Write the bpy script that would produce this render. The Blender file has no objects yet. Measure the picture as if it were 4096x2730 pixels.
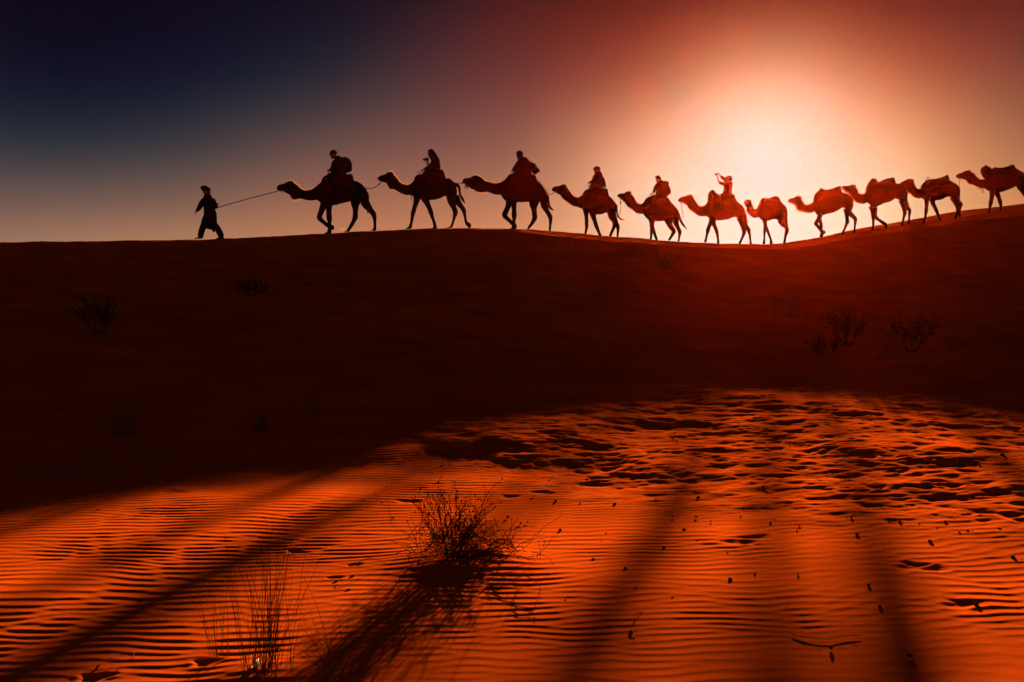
import bpy, math, random
import numpy as np
from mathutils import Vector

random.seed(7)
RNG = np.random.default_rng(11)
scene = bpy.context.scene
COL = scene.collection

# ------------------------------------------------------------------ camera, light, sky, exposure
F = 3982.0                 # focal length in photograph pixels (35 mm lens)
HX, HY = 2048.0, 1200.0    # where the level line of sight meets the photograph
EXPOSURE = 2.54
SUN = Vector((0.2540, 1.0, 0.1428)).normalized()

cam_data = bpy.data.cameras.new("camera")
cam_data.lens = 35.0
cam_data.sensor_width = 36.0
cam_data.sensor_fit = 'HORIZONTAL'
cam_data.shift_y = -165.0 / 4096.0
cam_data.clip_start = 0.05
cam_data.clip_end = 2000.0
cam = bpy.data.objects.new("camera", cam_data)
cam.location = (0, 0, 0)
cam.rotation_euler = (math.radians(90), 0, 0)
COL.objects.link(cam)
scene.camera = cam

sun_data = bpy.data.lights.new("sun", 'SUN')
sun_data.energy = 4.1
sun_data.angle = math.radians(0.72)
sun_data.color = (1.0, 0.60, 0.28)
sun_ob = bpy.data.objects.new("sun", sun_data)
sun_ob.rotation_euler = (-SUN).to_track_quat('-Z', 'Y').to_euler()
sun_ob.location = SUN * 60
COL.objects.link(sun_ob)

scene.view_settings.view_transform = 'Standard'
scene.view_settings.look = 'None'
scene.view_settings.exposure = EXPOSURE
scene.view_settings.gamma = 1.0
scene.view_settings.use_curve_mapping = False
scene.cycles.use_denoising = True
scene.cycles.denoiser = 'OPENIMAGEDENOISE'
scene.cycles.max_bounces = 6
scene.cycles.diffuse_bounces = 3
scene.cycles.glossy_bounces = 2
scene.cycles.transmission_bounces = 2
scene.cycles.transparent_max_bounces = 6
scene.cycles.volume_bounces = 1

world = bpy.data.worlds.new("World")
scene.world = world
world.use_nodes = True
nt = world.node_tree
nt.nodes.clear()

def wn(kind, **kw):
    n = nt.nodes.new(kind)
    for k, v in kw.items():
        setattr(n, k, v)
    return n

def wmath(op, a, b=None, clamp=False):
    n = wn('ShaderNodeMath', operation=op, use_clamp=clamp)
    for i, v in enumerate((a, b)):
        if v is None:
            continue
        if isinstance(v, (int, float)):
            n.inputs[i].default_value = v
        else:
            nt.links.new(v, n.inputs[i])
    return n.outputs[0]

tc = wn('ShaderNodeTexCoord')
nrm = wn('ShaderNodeVectorMath', operation='NORMALIZE')
nt.links.new(tc.outputs['Generated'], nrm.inputs[0])
dot = wn('ShaderNodeVectorMath', operation='DOT_PRODUCT')
nt.links.new(nrm.outputs[0], dot.inputs[0])
dot.inputs[1].default_value = SUN
theta = wmath('MULTIPLY', wmath('ARCCOSINE', wmath('MINIMUM', dot.outputs['Value'], 0.999999)), 180 / math.pi)
sep = wn('ShaderNodeSeparateXYZ')
nt.links.new(nrm.outputs[0], sep.inputs[0])
elev = wmath('MULTIPLY', wmath('ARCSINE', sep.outputs['Z']), 180 / math.pi)
SKY_THETA = [0, 4, 7, 10, 14, 19, 25, 32, 42, 90]  # last angle, out of view, is brightened to add fill on the shaded slope
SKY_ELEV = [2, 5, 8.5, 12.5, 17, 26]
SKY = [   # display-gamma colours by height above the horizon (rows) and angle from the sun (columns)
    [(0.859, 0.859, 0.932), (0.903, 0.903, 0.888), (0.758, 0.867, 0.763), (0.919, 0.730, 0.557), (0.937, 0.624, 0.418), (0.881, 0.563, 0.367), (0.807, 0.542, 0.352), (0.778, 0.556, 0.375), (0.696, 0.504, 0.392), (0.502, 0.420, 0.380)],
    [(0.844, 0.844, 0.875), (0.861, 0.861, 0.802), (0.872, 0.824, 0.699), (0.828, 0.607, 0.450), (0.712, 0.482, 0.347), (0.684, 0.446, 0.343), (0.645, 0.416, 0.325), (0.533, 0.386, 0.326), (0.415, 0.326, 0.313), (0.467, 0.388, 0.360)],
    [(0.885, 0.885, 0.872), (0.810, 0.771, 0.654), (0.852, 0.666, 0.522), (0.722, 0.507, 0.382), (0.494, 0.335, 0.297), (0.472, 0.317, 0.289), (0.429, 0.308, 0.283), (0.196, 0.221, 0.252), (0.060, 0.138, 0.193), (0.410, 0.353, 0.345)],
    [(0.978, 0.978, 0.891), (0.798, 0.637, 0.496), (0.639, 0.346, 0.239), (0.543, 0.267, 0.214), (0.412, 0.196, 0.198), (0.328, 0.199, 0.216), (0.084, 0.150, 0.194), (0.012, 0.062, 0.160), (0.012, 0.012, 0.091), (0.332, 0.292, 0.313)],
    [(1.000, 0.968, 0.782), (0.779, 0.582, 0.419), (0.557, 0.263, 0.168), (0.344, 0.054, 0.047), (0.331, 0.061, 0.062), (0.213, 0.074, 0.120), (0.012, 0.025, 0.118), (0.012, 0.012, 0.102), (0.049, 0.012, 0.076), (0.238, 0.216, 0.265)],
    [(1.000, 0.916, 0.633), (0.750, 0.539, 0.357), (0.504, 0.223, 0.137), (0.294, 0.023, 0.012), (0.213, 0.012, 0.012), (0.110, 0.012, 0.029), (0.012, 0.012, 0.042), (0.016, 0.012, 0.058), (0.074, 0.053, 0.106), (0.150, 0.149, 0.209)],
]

def ramp(socket, span, stops):
    r = wn('ShaderNodeValToRGB')
    cr = r.color_ramp
    cr.interpolation = 'B_SPLINE'
    while len(cr.elements) < len(stops):
        cr.elements.new(0.5)
    for e, (pos, c) in zip(cr.elements, stops):
        e.position = pos / span
        e.color = (*c, 1)
    nt.links.new(wmath('DIVIDE', socket, span, True), r.inputs[0])
    return r.outputs[0]

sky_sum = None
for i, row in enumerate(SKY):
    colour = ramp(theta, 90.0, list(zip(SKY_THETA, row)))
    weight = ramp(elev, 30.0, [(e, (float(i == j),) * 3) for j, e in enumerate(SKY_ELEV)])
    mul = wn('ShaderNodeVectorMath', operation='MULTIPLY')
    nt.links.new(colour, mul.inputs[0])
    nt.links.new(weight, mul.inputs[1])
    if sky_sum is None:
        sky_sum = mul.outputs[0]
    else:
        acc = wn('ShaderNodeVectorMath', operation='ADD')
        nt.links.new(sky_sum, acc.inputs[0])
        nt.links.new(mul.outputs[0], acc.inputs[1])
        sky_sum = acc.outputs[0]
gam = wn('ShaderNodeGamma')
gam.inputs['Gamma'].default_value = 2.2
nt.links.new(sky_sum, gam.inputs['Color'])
# the sky right of the sun is a little warmer than the sky left of it
perp = wn('ShaderNodeVectorMath', operation='DOT_PRODUCT')
nt.links.new(nrm.outputs[0], perp.inputs[0])
perp.inputs[1].default_value = Vector((SUN.y, -SUN.x, 0)).normalized()
side = wn('ShaderNodeMapRange', interpolation_type='SMOOTHSTEP')
nt.links.new(perp.outputs['Value'], side.inputs['Value'])
side.inputs['From Min'].default_value = 0.02
side.inputs['From Max'].default_value = 0.24
warm = wn('ShaderNodeMix', data_type='RGBA', blend_type='MULTIPLY')
nt.links.new(side.outputs[0], warm.inputs[0])
nt.links.new(gam.outputs[0], warm.inputs[6])
warm.inputs[7].default_value = (1.05, 1.0, 0.76, 1)
sky_mix = warm.outputs[2]
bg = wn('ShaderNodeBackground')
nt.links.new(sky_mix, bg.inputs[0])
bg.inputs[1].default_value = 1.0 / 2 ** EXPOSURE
nishita = wn('ShaderNodeTexSky', sky_type='NISHITA')
nishita.sun_disc = False
nishita.sun_elevation = math.asin(SUN.z)
nishita.sun_rotation = math.atan2(SUN.x, SUN.y)
nishita.dust_density = 4.0
bg2 = wn('ShaderNodeBackground')
nt.links.new(nishita.outputs[0], bg2.inputs[0])
bg2.inputs[1].default_value = 0.0001
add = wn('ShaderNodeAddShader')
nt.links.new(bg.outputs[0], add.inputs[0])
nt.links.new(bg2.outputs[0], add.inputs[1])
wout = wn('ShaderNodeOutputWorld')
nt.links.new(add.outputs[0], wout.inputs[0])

# ------------------------------------------------------------------ materials
def material(name, base, var=0.25, rough=0.9, scale=8.0, bump=0.0, bump_scale=60.0, translucent=0.0, coord='Object', dist=0.01, spec=0.0):
    m = bpy.data.materials.new(name)
    m.use_nodes = True
    t = m.node_tree
    p = t.nodes['Principled BSDF']
    p.inputs['Roughness'].default_value = rough
    p.inputs['Specular IOR Level'].default_value = spec
    c = t.nodes.new('ShaderNodeTexCoord')
    n = t.nodes.new('ShaderNodeTexNoise')
    n.inputs['Scale'].default_value = scale
    n.inputs['Detail'].default_value = 5
    t.links.new(c.outputs[coord], n.inputs['Vector'])
    r = t.nodes.new('ShaderNodeValToRGB')
    r.color_ramp.elements[0].position = 0.3
    r.color_ramp.elements[1].position = 0.7
    r.color_ramp.elements[0].color = tuple(v * (1 - var) for v in base) + (1,)
    r.color_ramp.elements[1].color = tuple(min(1, v * (1 + var)) for v in base) + (1,)
    t.links.new(n.outputs['Fac'], r.inputs[0])
    t.links.new(r.outputs[0], p.inputs['Base Color'])
    if bump:
        n2 = t.nodes.new('ShaderNodeTexNoise')
        n2.inputs['Scale'].default_value = bump_scale
        n2.inputs['Detail'].default_value = 4
        t.links.new(c.outputs[coord], n2.inputs['Vector'])
        b = t.nodes.new('ShaderNodeBump')
        b.inputs['Strength'].default_value = bump
        b.inputs['Distance'].default_value = dist
        t.links.new(n2.outputs['Fac'], b.inputs['Height'])
        t.links.new(b.outputs[0], p.inputs['Normal'])
    if translucent:
        tr = t.nodes.new('ShaderNodeBsdfTranslucent')
        t.links.new(r.outputs[0], tr.inputs[0])
        mx = t.nodes.new('ShaderNodeMixShader')
        mx.inputs[0].default_value = translucent
        t.links.new(p.outputs[0], mx.inputs[1])
        t.links.new(tr.outputs[0], mx.inputs[2])
        t.links.new(mx.outputs[0], t.nodes['Material Output'].inputs[0])
    return m

M = {
    'sand': material('sand', (0.66, 0.090, 0.007), 0.2, 1.0, 0.8, 0.35, 420, dist=0.0025, spec=0.0),
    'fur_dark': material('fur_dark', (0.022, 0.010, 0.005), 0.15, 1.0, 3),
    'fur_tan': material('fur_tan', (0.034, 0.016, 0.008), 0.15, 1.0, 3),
    'hair': material('hair', (0.34, 0.15, 0.055), 0.3, 0.8, 30, translucent=0.5),
    'skin': material('skin', (0.22, 0.11, 0.06), 0.12, 0.6, 30),
    'cloth_dark': material('cloth_dark', (0.014, 0.010, 0.012), 0.2, 1.0, 5),
    'cloth_blue': material('cloth_blue', (0.02, 0.025, 0.05), 0.2, 1.0, 5),
    'cloth_red': material('cloth_red', (0.04, 0.008, 0.006), 0.2, 1.0, 5),
    'cloth_sand': material('cloth_sand', (0.045, 0.025, 0.015), 0.2, 1.0, 5, translucent=0.15),
    'canvas': material('canvas', (0.025, 0.014, 0.009), 0.2, 1.0, 5),
    'pack': material('pack', (0.02, 0.013, 0.012), 0.2, 0.9, 5),
    'leather': material('leather', (0.02, 0.010, 0.006), 0.3, 0.6, 25),
    'metal': material('metal', (0.10, 0.08, 0.07), 0.2, 0.45, 25),
    'rope': material('rope', (0.10, 0.05, 0.025), 0.3, 0.9, 60),
    'black': material('black', (0.012, 0.012, 0.012), 0.2, 0.7, 20),
    'twig': material('twig', (0.07, 0.026, 0.010), 0.35, 0.9, 25),
    'grass': material('grass', (0.24, 0.11, 0.03), 0.3, 0.8, 12, translucent=0.35),
    'shrub': material('shrub', (0.08, 0.034, 0.012), 0.35, 0.9, 12, translucent=0.2),
    'stone': material('stone', (0.055, 0.03, 0.02), 0.4, 0.9, 40, 0.4, 120),
    'paper': material('paper', (0.75, 0.72, 0.68), 0.08, 0.7, 20, translucent=0.2),
}

# ------------------------------------------------------------------ the sand: profile of the dune
def interp(tab):
    a = np.array(tab, float)
    return lambda x: np.interp(x, a[:, 0], a[:, 1])

def ease(tab):
    """cubic (Catmull-Rom) interpolation through a table"""
    a = np.array(tab, float)
    xs, ys = a[:, 0], a[:, 1]
    m = np.gradient(ys, xs)
    def f(x):
        x = np.clip(x, xs[0], xs[-1])
        i = np.clip(np.searchsorted(xs, x) - 1, 0, len(xs) - 2)
        h = xs[i + 1] - xs[i]
        t = (x - xs[i]) / h
        return ((2*t**3 - 3*t**2 + 1) * ys[i] + (t**3 - 2*t**2 + t) * h * m[i]
                + (-2*t**3 + 3*t**2) * ys[i + 1] + (t**3 - t**2) * h * m[i + 1])
    return f

sky_y = ease([(-1500, 975), (-600, 972), (0, 968), (500, 963), (740, 959), (893, 956), (1080, 947), (1280, 936), (1420, 928), (1530, 922), (1640, 917),
              (1750, 914), (1900, 913.5), (2060, 917), (2160, 921), (2240, 928), (2300, 931.6), (2400, 942), (2480, 949),
              (2540, 950), (2570, 953.5), (2620, 959.5), (2700, 965.5), (2780, 970), (2880, 974.5), (2980, 977.5), (3080, 978),
              (3120, 974.5), (3180, 966.5), (3283, 949), (3339, 936), (3400, 922), (3490, 905), (3600, 887), (3720, 865.5),
              (3767, 856), (3847, 843), (3962, 831), (4096, 815), (4700, 745), (5600, 700)])
foot_off = interp([(-1500, 2), (2000, 2), (2200, 3), (2700, 3), (3050, 1.5), (3150, 2), (3289, 3), (3365, 9), (3420, 10), (3494, 17),
                   (3639, 17), (3700, 25), (3820, 27), (3950, 22), (4096, 16), (5600, 16)])
brink_off = interp([(-1500, 5), (1900, 6), (2050, 10), (2200, 20), (2700, 20), (3050, 17), (3150, 22), (3300, 31), (3500, 38), (3700, 46),
                    (4096, 46), (5600, 40)])
path_d = ease([(-1500, 38), (0, 39.2), (900, 39.6), (1400, 40), (2050, 40.6), (2350, 42.8), (2650, 43.6), (2900, 44.2), (3080, 45.5),
               (3300, 47.4), (3500, 49), (3750, 50.5), (4096, 52), (5600, 56)])
strip_s = interp([(-1500, 0.115), (2500, 0.112), (3100, 0.102), (3400, 0.126), (4096, 0.165), (5600, 0.19)])
slope_foot = ease([(-1500, 9.2), (0, 9.9), (800, 10.8), (1500, 12.4), (2300, 14.8), (3000, 17.8), (3600, 18.6), (4096, 18.2), (5600, 18)])

def elev_of(y):
    return (HY - y) / F

def path_distance(px):
    return float(path_d(px))

def front_plane(X, Y):
    Yc = np.clip(Y, -9, 26)
    return (-2.20 + 0.012 * np.clip(X, -14, 3) + 0.040 * Yc
            - 0.15 * np.exp(-((Yc - 11.2) / 3.6) ** 2) * (1 - np.clip((X - 1.0) / 4.0, 0, 1) ** 2)
            + 0.020 * np.sin(0.55 * X + 0.7) * np.sin(0.42 * Y + 1.1) + 0.012 * np.sin(1.3 * X - 0.8 * Y))

def ground_base(X, Y):
    X = np.asarray(X, float)
    Y = np.asarray(Y, float)
    px = np.clip(HX + F * X / np.maximum(Y, 6.0), -1500, 5600)
    ys = sky_y(px)
    D = path_d(px)
    s = strip_s(px)
    ef = elev_of(ys + foot_off(px))
    es = elev_of(ys)
    eb = elev_of(ys + brink_off(px))
    Yb = D * (s - ef) / (s - eb)
    Ys = np.minimum(D * (s - ef) / np.maximum(s - es, 0.004), D + 22)
    zb = eb * Yb
    zs = es * Ys
    Yf = slope_foot(px)
    zf = front_plane(X, Y)
    zf0 = front_plane(X, Yb)
    t = np.clip((Y - Yf) / (Yb - Yf), 0, 1)
    slope = zf + (zb - zf0) * t ** 1.75
    strip = zb + (zs - zb) * np.clip((Y - Yb) / np.maximum(Ys - Yb, 0.05), 0, 1)
    over = np.maximum(Y - Ys, 0)
    back = zs + es * 0 - np.minimum(0.03 * over ** 1.5 / (1 + 0.02 * over), 1e9)
    back = np.maximum(back, -2.2 + 0 * back)
    z = np.where(Y < Yb, slope, np.where(Y < Ys, strip, back))
    return z

def ground_at(x, y):
    return float(ground_base(np.array([x]), np.array([y]))[0])

_march = np.arange(3.0, 50.0, 0.02)
def hit(px, py):
    """the point of the sand seen at a photograph pixel"""
    X = (px - HX) / F * _march
    zr = (HY - py) / F * _march
    g = ground_base(X, _march)
    k = int(np.argmax(zr <= g))
    return Vector((float(X[k]), float(_march[k]), float(g[k])))

# ------------------------------------------------------------------ the sand: relief
def value_noise(X, Y, cell, seed):
    r = np.random.default_rng(seed).random((256, 256))
    x, y = X / cell, Y / cell
    i, j = np.floor(x).astype(int), np.floor(y).astype(int)
    fx, fy = x - i, y - j
    fx, fy = fx*fx*fx*(fx*(fx*6 - 15) + 10), fy*fy*fy*(fy*(fy*6 - 15) + 10)
    i0, i1, j0, j1 = i % 256, (i + 1) % 256, j % 256, (j + 1) % 256
    return ((r[i0, j0] * (1 - fx) + r[i1, j0] * fx) * (1 - fy) + (r[i0, j1] * (1 - fx) + r[i1, j1] * fx) * fy) * 2 - 1

def ripple_field(n=2048, cell=0.01, lam=0.118, fan=0.2):
    """wind ripples: narrow-band noise turned into a phase, so crests wander, fork and end"""
    w = np.random.default_rng(5).standard_normal((n, n))
    fr = np.fft.fftfreq(n, cell)
    kx, ky = np.meshgrid(fr, fr, indexing='ij')
    k = np.hypot(kx, ky) + 1e-9
    ang = np.arctan2(kx, ky)
    filt = np.exp(-((k * lam - 1) / 0.16) ** 2 / 2) * np.exp(-((ang - 0.05) / fan) ** 2 / 2) * (ky > 0)
    z = np.fft.ifft2(np.fft.fft2(w) * filt)
    amp = np.abs(z) / np.abs(z).mean()
    ph = np.angle(z)
    h = np.cos(ph) + 0.28 * np.cos(2 * ph + 0.9) + 0.06 * np.cos(3 * ph + 1.5)
    return (h * np.clip(amp, 0.15, 1.15) ** 0.6).astype(np.float32)

def sample(tex, X, Y, cell):
    n = tex.shape[0]
    x, y = X / cell, Y / cell
    i, j = np.floor(x).astype(int), np.floor(y).astype(int)
    fx, fy = x - i, y - j
    i0, i1, j0, j1 = i % n, (i + 1) % n, j % n, (j + 1) % n
    return ((tex[i0, j0] * (1 - fx) + tex[i1, j0] * fx) * (1 - fy) + (tex[i0, j1] * (1 - fx) + tex[i1, j1] * fx) * fy)

def step(v, a, b):
    t = np.clip((v - a) / (b - a), 0, 1)
    return t * t * (3 - 2 * t)

def build_ground():
    rows = list(np.arange(-9, 4.8, 0.6)) + []
    y = 4.8
    while y < 20:
        rows.append(y)
        y += 0.0115 * max(1, y / 5.2) ** 1.1
    while y < 62:
        rows.append(y)
        y += 0.13
    while y < 320:
        rows.append(y)
        y += 0.5 + (y - 62) * 0.12
    inner = np.arange(-0.45, 0.4501, 0.00095)
    outer = np.linspace(0.47, 1.0, 22)
    us = np.concatenate([-outer[::-1], inner, outer])
    Ys = np.array(rows)
    X = us[None, :] * (Ys[:, None] + 11.0)
    Y = np.repeat(Ys[:, None], len(us), 1)
    Z = ground_base(X, Y)
    px = HX + F * X / np.maximum(Y, 2.5)
    near = (1 - step(Y, 15.5, 20)) * step(Y, 3.6, 4.8)
    n1, n2, n3 = value_noise(X, Y, 2.2, 1), value_noise(X, Y, 0.8, 2), value_noise(X, Y, 0.26, 3)
    n4 = value_noise(X, Y, 5.5, 9)
    trod = step(X + 0.42 * (Y - 8.5) + 0.8 * n1, -0.2, 1.9) * step(Y + 0.5 * n2 + 0.55 * np.clip(X - 0.8, 0, 3), 8.2, 11.4) * near
    rip = sample(ripple_field(), X + 0.25 * n1 + 30, Y - 0.07 * X + 0.17 * n1 + 0.10 * n2 + 0.012 * n3 + 3, 0.01)
    lean = step(X, 0.5, 3.5)
    rip2 = sample(ripple_field(lam=0.135, fan=0.3), X * 0.97 + Y * 0.2 + 0.3 * n1 + 5, Y * 0.97 - X * 0.17 + 0.12 * n1 + 0.11 * n2 + 0.012 * n3 + 8, 0.01)
    ripple = rip * (1 - lean) + rip2 * lean
    amp = 0.0023 * np.clip(0.88 + 0.45 * n1 + 0.4 * n4 + 0.45 * n2, 0.12, 2) * (1 - 0.5 * trod) * (1 + 0.35 * lean)
    Z = Z + near * (ripple * amp + 0.007 * n2 + 0.012 * n1 * step(Y, 3, 6) + (0.042 * n1 + 0.018 * n2) * step(Y, 8.2, 12))
    Z = Z + trod * (0.011 * value_noise(X + 0.3 * n2, Y * 1.5, 0.42, 21) + 0.007 * value_noise(X + 0.1 * n2, Y * 1.2, 0.17, 22) + 0.003 * value_noise(X, Y, 0.07, 23))
    far = step(Y, 17, 21)
    Z = Z + far * (0.035 * n1 + 0.02 * n2 + 0.10 * value_noise(X * 0.75 - Y * 0.5, X * 0.4 + Y * 0.7, 3.0, 41) + 0.05 * value_noise(X * 0.8 - Y * 0.6, (X * 0.6 + Y * 0.8) * 3, 2.4, 42)) * (1 - step(Y, 34, 38))
    # the little mound of caught sand under the bush, and two lower ones under the grass
    for bx, by, rx, ry, hh in ((1850, 2250, 0.50, 0.42, 0.045), (1790, 2290, 0.22, 0.2, 0.02), (1930, 2240, 0.2, 0.16, 0.025), (1060, 2700, 0.25, 0.22, 0.025)):
        p = hit(bx, by)
        Z = Z + hh * np.exp(-(((X - p.x) / rx) ** 2 + ((Y - p.y) / ry) ** 2) ** 1.3)
    # trampled hollows and hoof prints
    dents = []
    for _ in range(300):
        a, b = RNG.uniform(2150, 4300), RNG.uniform(1545, 2260)
        edge = 2000 - (a - 2150) * 0.10 + max(0, a - 2900) * 0.28
        if b > edge or (b < 1900 - (a - 2150) * 0.26 and RNG.random() < 0.7):
            continue
        near_edge = min(1.0, (edge - b) / 150 + 0.25)
        dents.append((a, b, RNG.uniform(0.045, 0.15), RNG.uniform(0.006, 0.026) * near_edge))
    dents += [(1640, 2008, 0.12, 0.014), (1180, 2212, 0.07, 0.014), (690, 1962, 0.13, 0.010), (1420, 2265, 0.05, 0.010), (1345, 2315, 0.05, 0.010),
              (380, 2712, 0.07, 0.02), (2960, 2170, 0.12, 0.012), (3030, 2150, 0.11, 0.012), (3650, 2265, 0.12, 0.012), (3740, 2275, 0.10, 0.012),
              (820, 2655, 0.06, 0.015), (3850, 2420, 0.12, 0.010), (2040, 1985, 0.09, 0.010)]
    for a, b, rad, dep in dents:
        p = hit(a, b)
        sel = np.nonzero(np.abs(Ys - p.y) < 3.2 * rad)[0]
        if not len(sel):
            continue
        s = slice(sel[0], sel[-1] + 1)
        dx, dy = X[s] - p.x, Y[s] - p.y
        th = RNG.uniform(-0.5, 0.5)
        wob = 1 + 0.35 * np.sin(3 * np.arctan2(dy, dx) + a) + 0.2 * np.sin(5 * np.arctan2(dy, dx) + b)
        q = wob * ((dx * math.cos(th) + dy * math.sin(th)) / rad) ** 2 + wob * ((-dx * math.sin(th) + dy * math.cos(th)) / (rad * 0.62)) ** 2
        Z[s] += -dep * np.exp(-q ** 1.4) + dep * 0.16 * np.exp(-((np.sqrt(q) - 1.45) / 0.38) ** 2)
    # the churned lit path along the crest
    Dp = path_d(np.clip(px, -1500, 5600))
    w = np.exp(-((Y - Dp + 0.6) / 1.5) ** 2)
    Z = Z + w * (0.018 * value_noise(X, Y, 0.5, 31) + 0.010 * value_noise(X, Y, 0.2, 32)) * step(px, 1900, 2300)
    Z = Z + w * (0.022 * value_noise(X, Y, 0.9, 33) + 0.014 * value_noise(X, Y, 0.3, 34))
    nr, nc = X.shape
    co = np.stack([X, Y, Z], -1).reshape(-1, 3).astype(np.float32)
    idx = np.arange(nr * nc, dtype=np.int32).reshape(nr, nc)
    quads = np.stack([idx[:-1, :-1], idx[:-1, 1:], idx[1:, 1:], idx[1:, :-1]], -1).reshape(-1, 4)
    me = bpy.data.meshes.new('sand_dune')
    me.vertices.add(len(co))
    me.vertices.foreach_set('co', co.ravel())
    me.loops.add(quads.size)
    me.loops.foreach_set('vertex_index', quads.ravel())
    me.polygons.add(len(quads))
    me.polygons.foreach_set('loop_start', np.arange(0, quads.size, 4, dtype=np.int32))
    me.polygons.foreach_set('use_smooth', np.ones(len(quads), dtype=bool))
    me.update()
    me.validate()
    me.materials.append(M['sand'])
    ob = bpy.data.objects.new('sand_dune', me)
    ob['kind'] = 'structure'
    COL.objects.link(ob)
    print('ground quads', len(quads))

build_ground()

# ------------------------------------------------------------------ builders
class Mesher:
    """collects closed tubes; every vertex is kept relative to a base point"""
    def __init__(self, base=(0, 0, 0)):
        self.b = Vector(base)
        self.v, self.f = [], []

    def rings(self, rings, n=14, cap=0.35):
        """rings: (centre, in-plane half vector, depth half vector)"""
        start = len(self.v)
        m = len(rings)
        for c, a, d in rings:
            for k in range(n):
                t = 2 * math.pi * k / n
                self.v.append(tuple(c + a * math.cos(t) + d * math.sin(t) - self.b))
        for i in range(m - 1):
            for k in range(n):
                p, q = start + i * n + k, start + i * n + (k + 1) % n
                self.f.append((p, q, q + n, p + n))
        for i, j, sgn in ((0, 1, -1), (m - 1, m - 2, 1)):
            c = rings[i][0]
            out = c - rings[j][0]
            reach = min(rings[i][1].length, rings[i][2].length) * cap
            tip = c + (out.normalized() * reach if out.length > 1e-6 else out)
            self.v.append(tuple(tip - self.b))
            t = len(self.v) - 1
            for k in range(n):
                p, q = start + i * n + k, start + i * n + (k + 1) % n
                self.f.append((q, p, t) if sgn < 0 else (p, q, t))

    def tube(self, pts, radii, n=8, flat=1.0):
        pts = [Vector(p) for p in pts]
        if isinstance(radii, (int, float)):
            radii = [radii] * len(pts)
        rings = []
        prev = None
        for i, p in enumerate(pts):
            t = (pts[min(i + 1, len(pts) - 1)] - pts[max(i - 1, 0)])
            if t.length < 1e-9:
                t = Vector((0, 0, 1))
            t.normalize()
            if prev is None:
                ref = Vector((0, 1, 0)) if abs(t.y) < 0.9 else Vector((1, 0, 0))
                a = t.cross(ref).normalized()
            else:
                a = (prev - t * prev.dot(t))
                a = a.normalized() if a.length > 1e-6 else t.orthogonal().normalized()
            prev = a
            d = t.cross(a)
            rings.append((p, a * radii[i], d * radii[i] * flat))
        self.rings(rings, n, 0.6)

    def blade(self, p, q, w, side):
        i = len(self.v)
        p, q, side = Vector(p), Vector(q), Vector(side)
        self.v += [tuple(p - side * w - self.b), tuple(p + side * w - self.b), tuple(q - self.b)]
        self.f.append((i, i + 1, i + 2))

    def box(self, c, sx, sy, sz, ang=0.0):
        c = Vector(c)
        i = len(self.v)
        ca, sa = math.cos(ang), math.sin(ang)
        for z in (-1, 1):
            for y in (-1, 1):
                for x in (-1, 1):
                    dx, dz = x * sx / 2, z * sz / 2
                    self.v.append(tuple(c + Vector((dx * ca - dz * sa, y * sy / 2, dx * sa + dz * ca)) - self.b))
        self.f += [(i, i+2, i+3, i+1), (i+4, i+5, i+7, i+6), (i, i+1, i+5, i+4), (i+2, i+6, i+7, i+3), (i, i+4, i+6, i+2), (i+1, i+3, i+7, i+5)]

    def build(self, name, mat, parent=None, voxel=None, soft=2, smooth=True):
        me = bpy.data.meshes.new(name)
        me.from_pydata(self.v, [], self.f)
        me.materials.append(M[mat])
        if smooth:
            me.polygons.foreach_set('use_smooth', [True] * len(me.polygons))
        ob = bpy.data.objects.new(name, me)
        COL.objects.link(ob)
        if parent is None:
            ob.location = self.b
        else:
            ob.parent = parent
        if voxel:
            r = ob.modifiers.new('remesh', 'REMESH')
            r.mode = 'VOXEL'
            r.voxel_size = voxel
            r.use_smooth_shade = True
            if soft:
                s = ob.modifiers.new('smooth', 'SMOOTH')
                s.factor = 0.5
                s.iterations = soft
        return ob

def tag(o, label, cat, group=None):
    o['label'] = label
    o['category'] = cat
    if group:
        o['group'] = group
    return o

def empty(name, loc):
    o = bpy.data.objects.new(name, None)
    o.location = loc
    o.empty_display_size = 0.2
    COL.objects.link(o)
    return o

class View:
    """turns outline points noted on an enlarged crop (origin, scale) into metres at distance d"""
    def __init__(self, ox, oy, s, d):
        self.ox, self.oy, self.s, self.d = ox, oy, s, d
        self.k = d / F / s               # metres per crop pixel
    def px(self, x, y):
        return self.ox + x / self.s, self.oy + y / self.s
    def at(self, x, y, off=0.0):
        a, b = self.px(x, y)
        return Vector(((a - HX) / F * self.d, self.d + off, (HY - b) / F * self.d))

def catmull(rows, sub=3):
    a = np.array(rows, float)
    if len(a) < 3:
        return a
    p = np.vstack([2 * a[0] - a[1], a, 2 * a[-1] - a[-2]])
    out = []
    for i in range(1, len(p) - 2):
        for s in range(sub):
            t = s / sub
            out.append(0.5 * ((2 * p[i]) + (-p[i-1] + p[i+1]) * t + (2*p[i-1] - 5*p[i] + 4*p[i+1] - p[i+2]) * t*t
                              + (-p[i-1] + 3*p[i] - 3*p[i+1] + p[i+2]) * t**3))
    out.append(a[-1])
    return np.array(out)

def loft(mb, view, pairs, wr=0.7, clip=9.0, off=0.0, sub=3, n=14, least=0.0, wr_end=None, cap=0.35, grow=0.0):
    """closed tube through pairs of outline points (x1, y1, x2, y2)"""
    rows = catmull(pairs, sub)
    rings = []
    for i, (x1, y1, x2, y2) in enumerate(rows):
        p, q = view.at(x1, y1, off), view.at(x2, y2, off)
        a = (q - p) / 2
        a = a * (1 + grow / max(a.length, 0.03))
        w = wr if wr_end is None else wr + (wr_end - wr) * i / (len(rows) - 1)
        d = max(min(a.length * w, clip), least)
        rings.append(((p + q) / 2, a, Vector((0, d, 0))))
    mb.rings(rings, n, cap)

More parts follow.
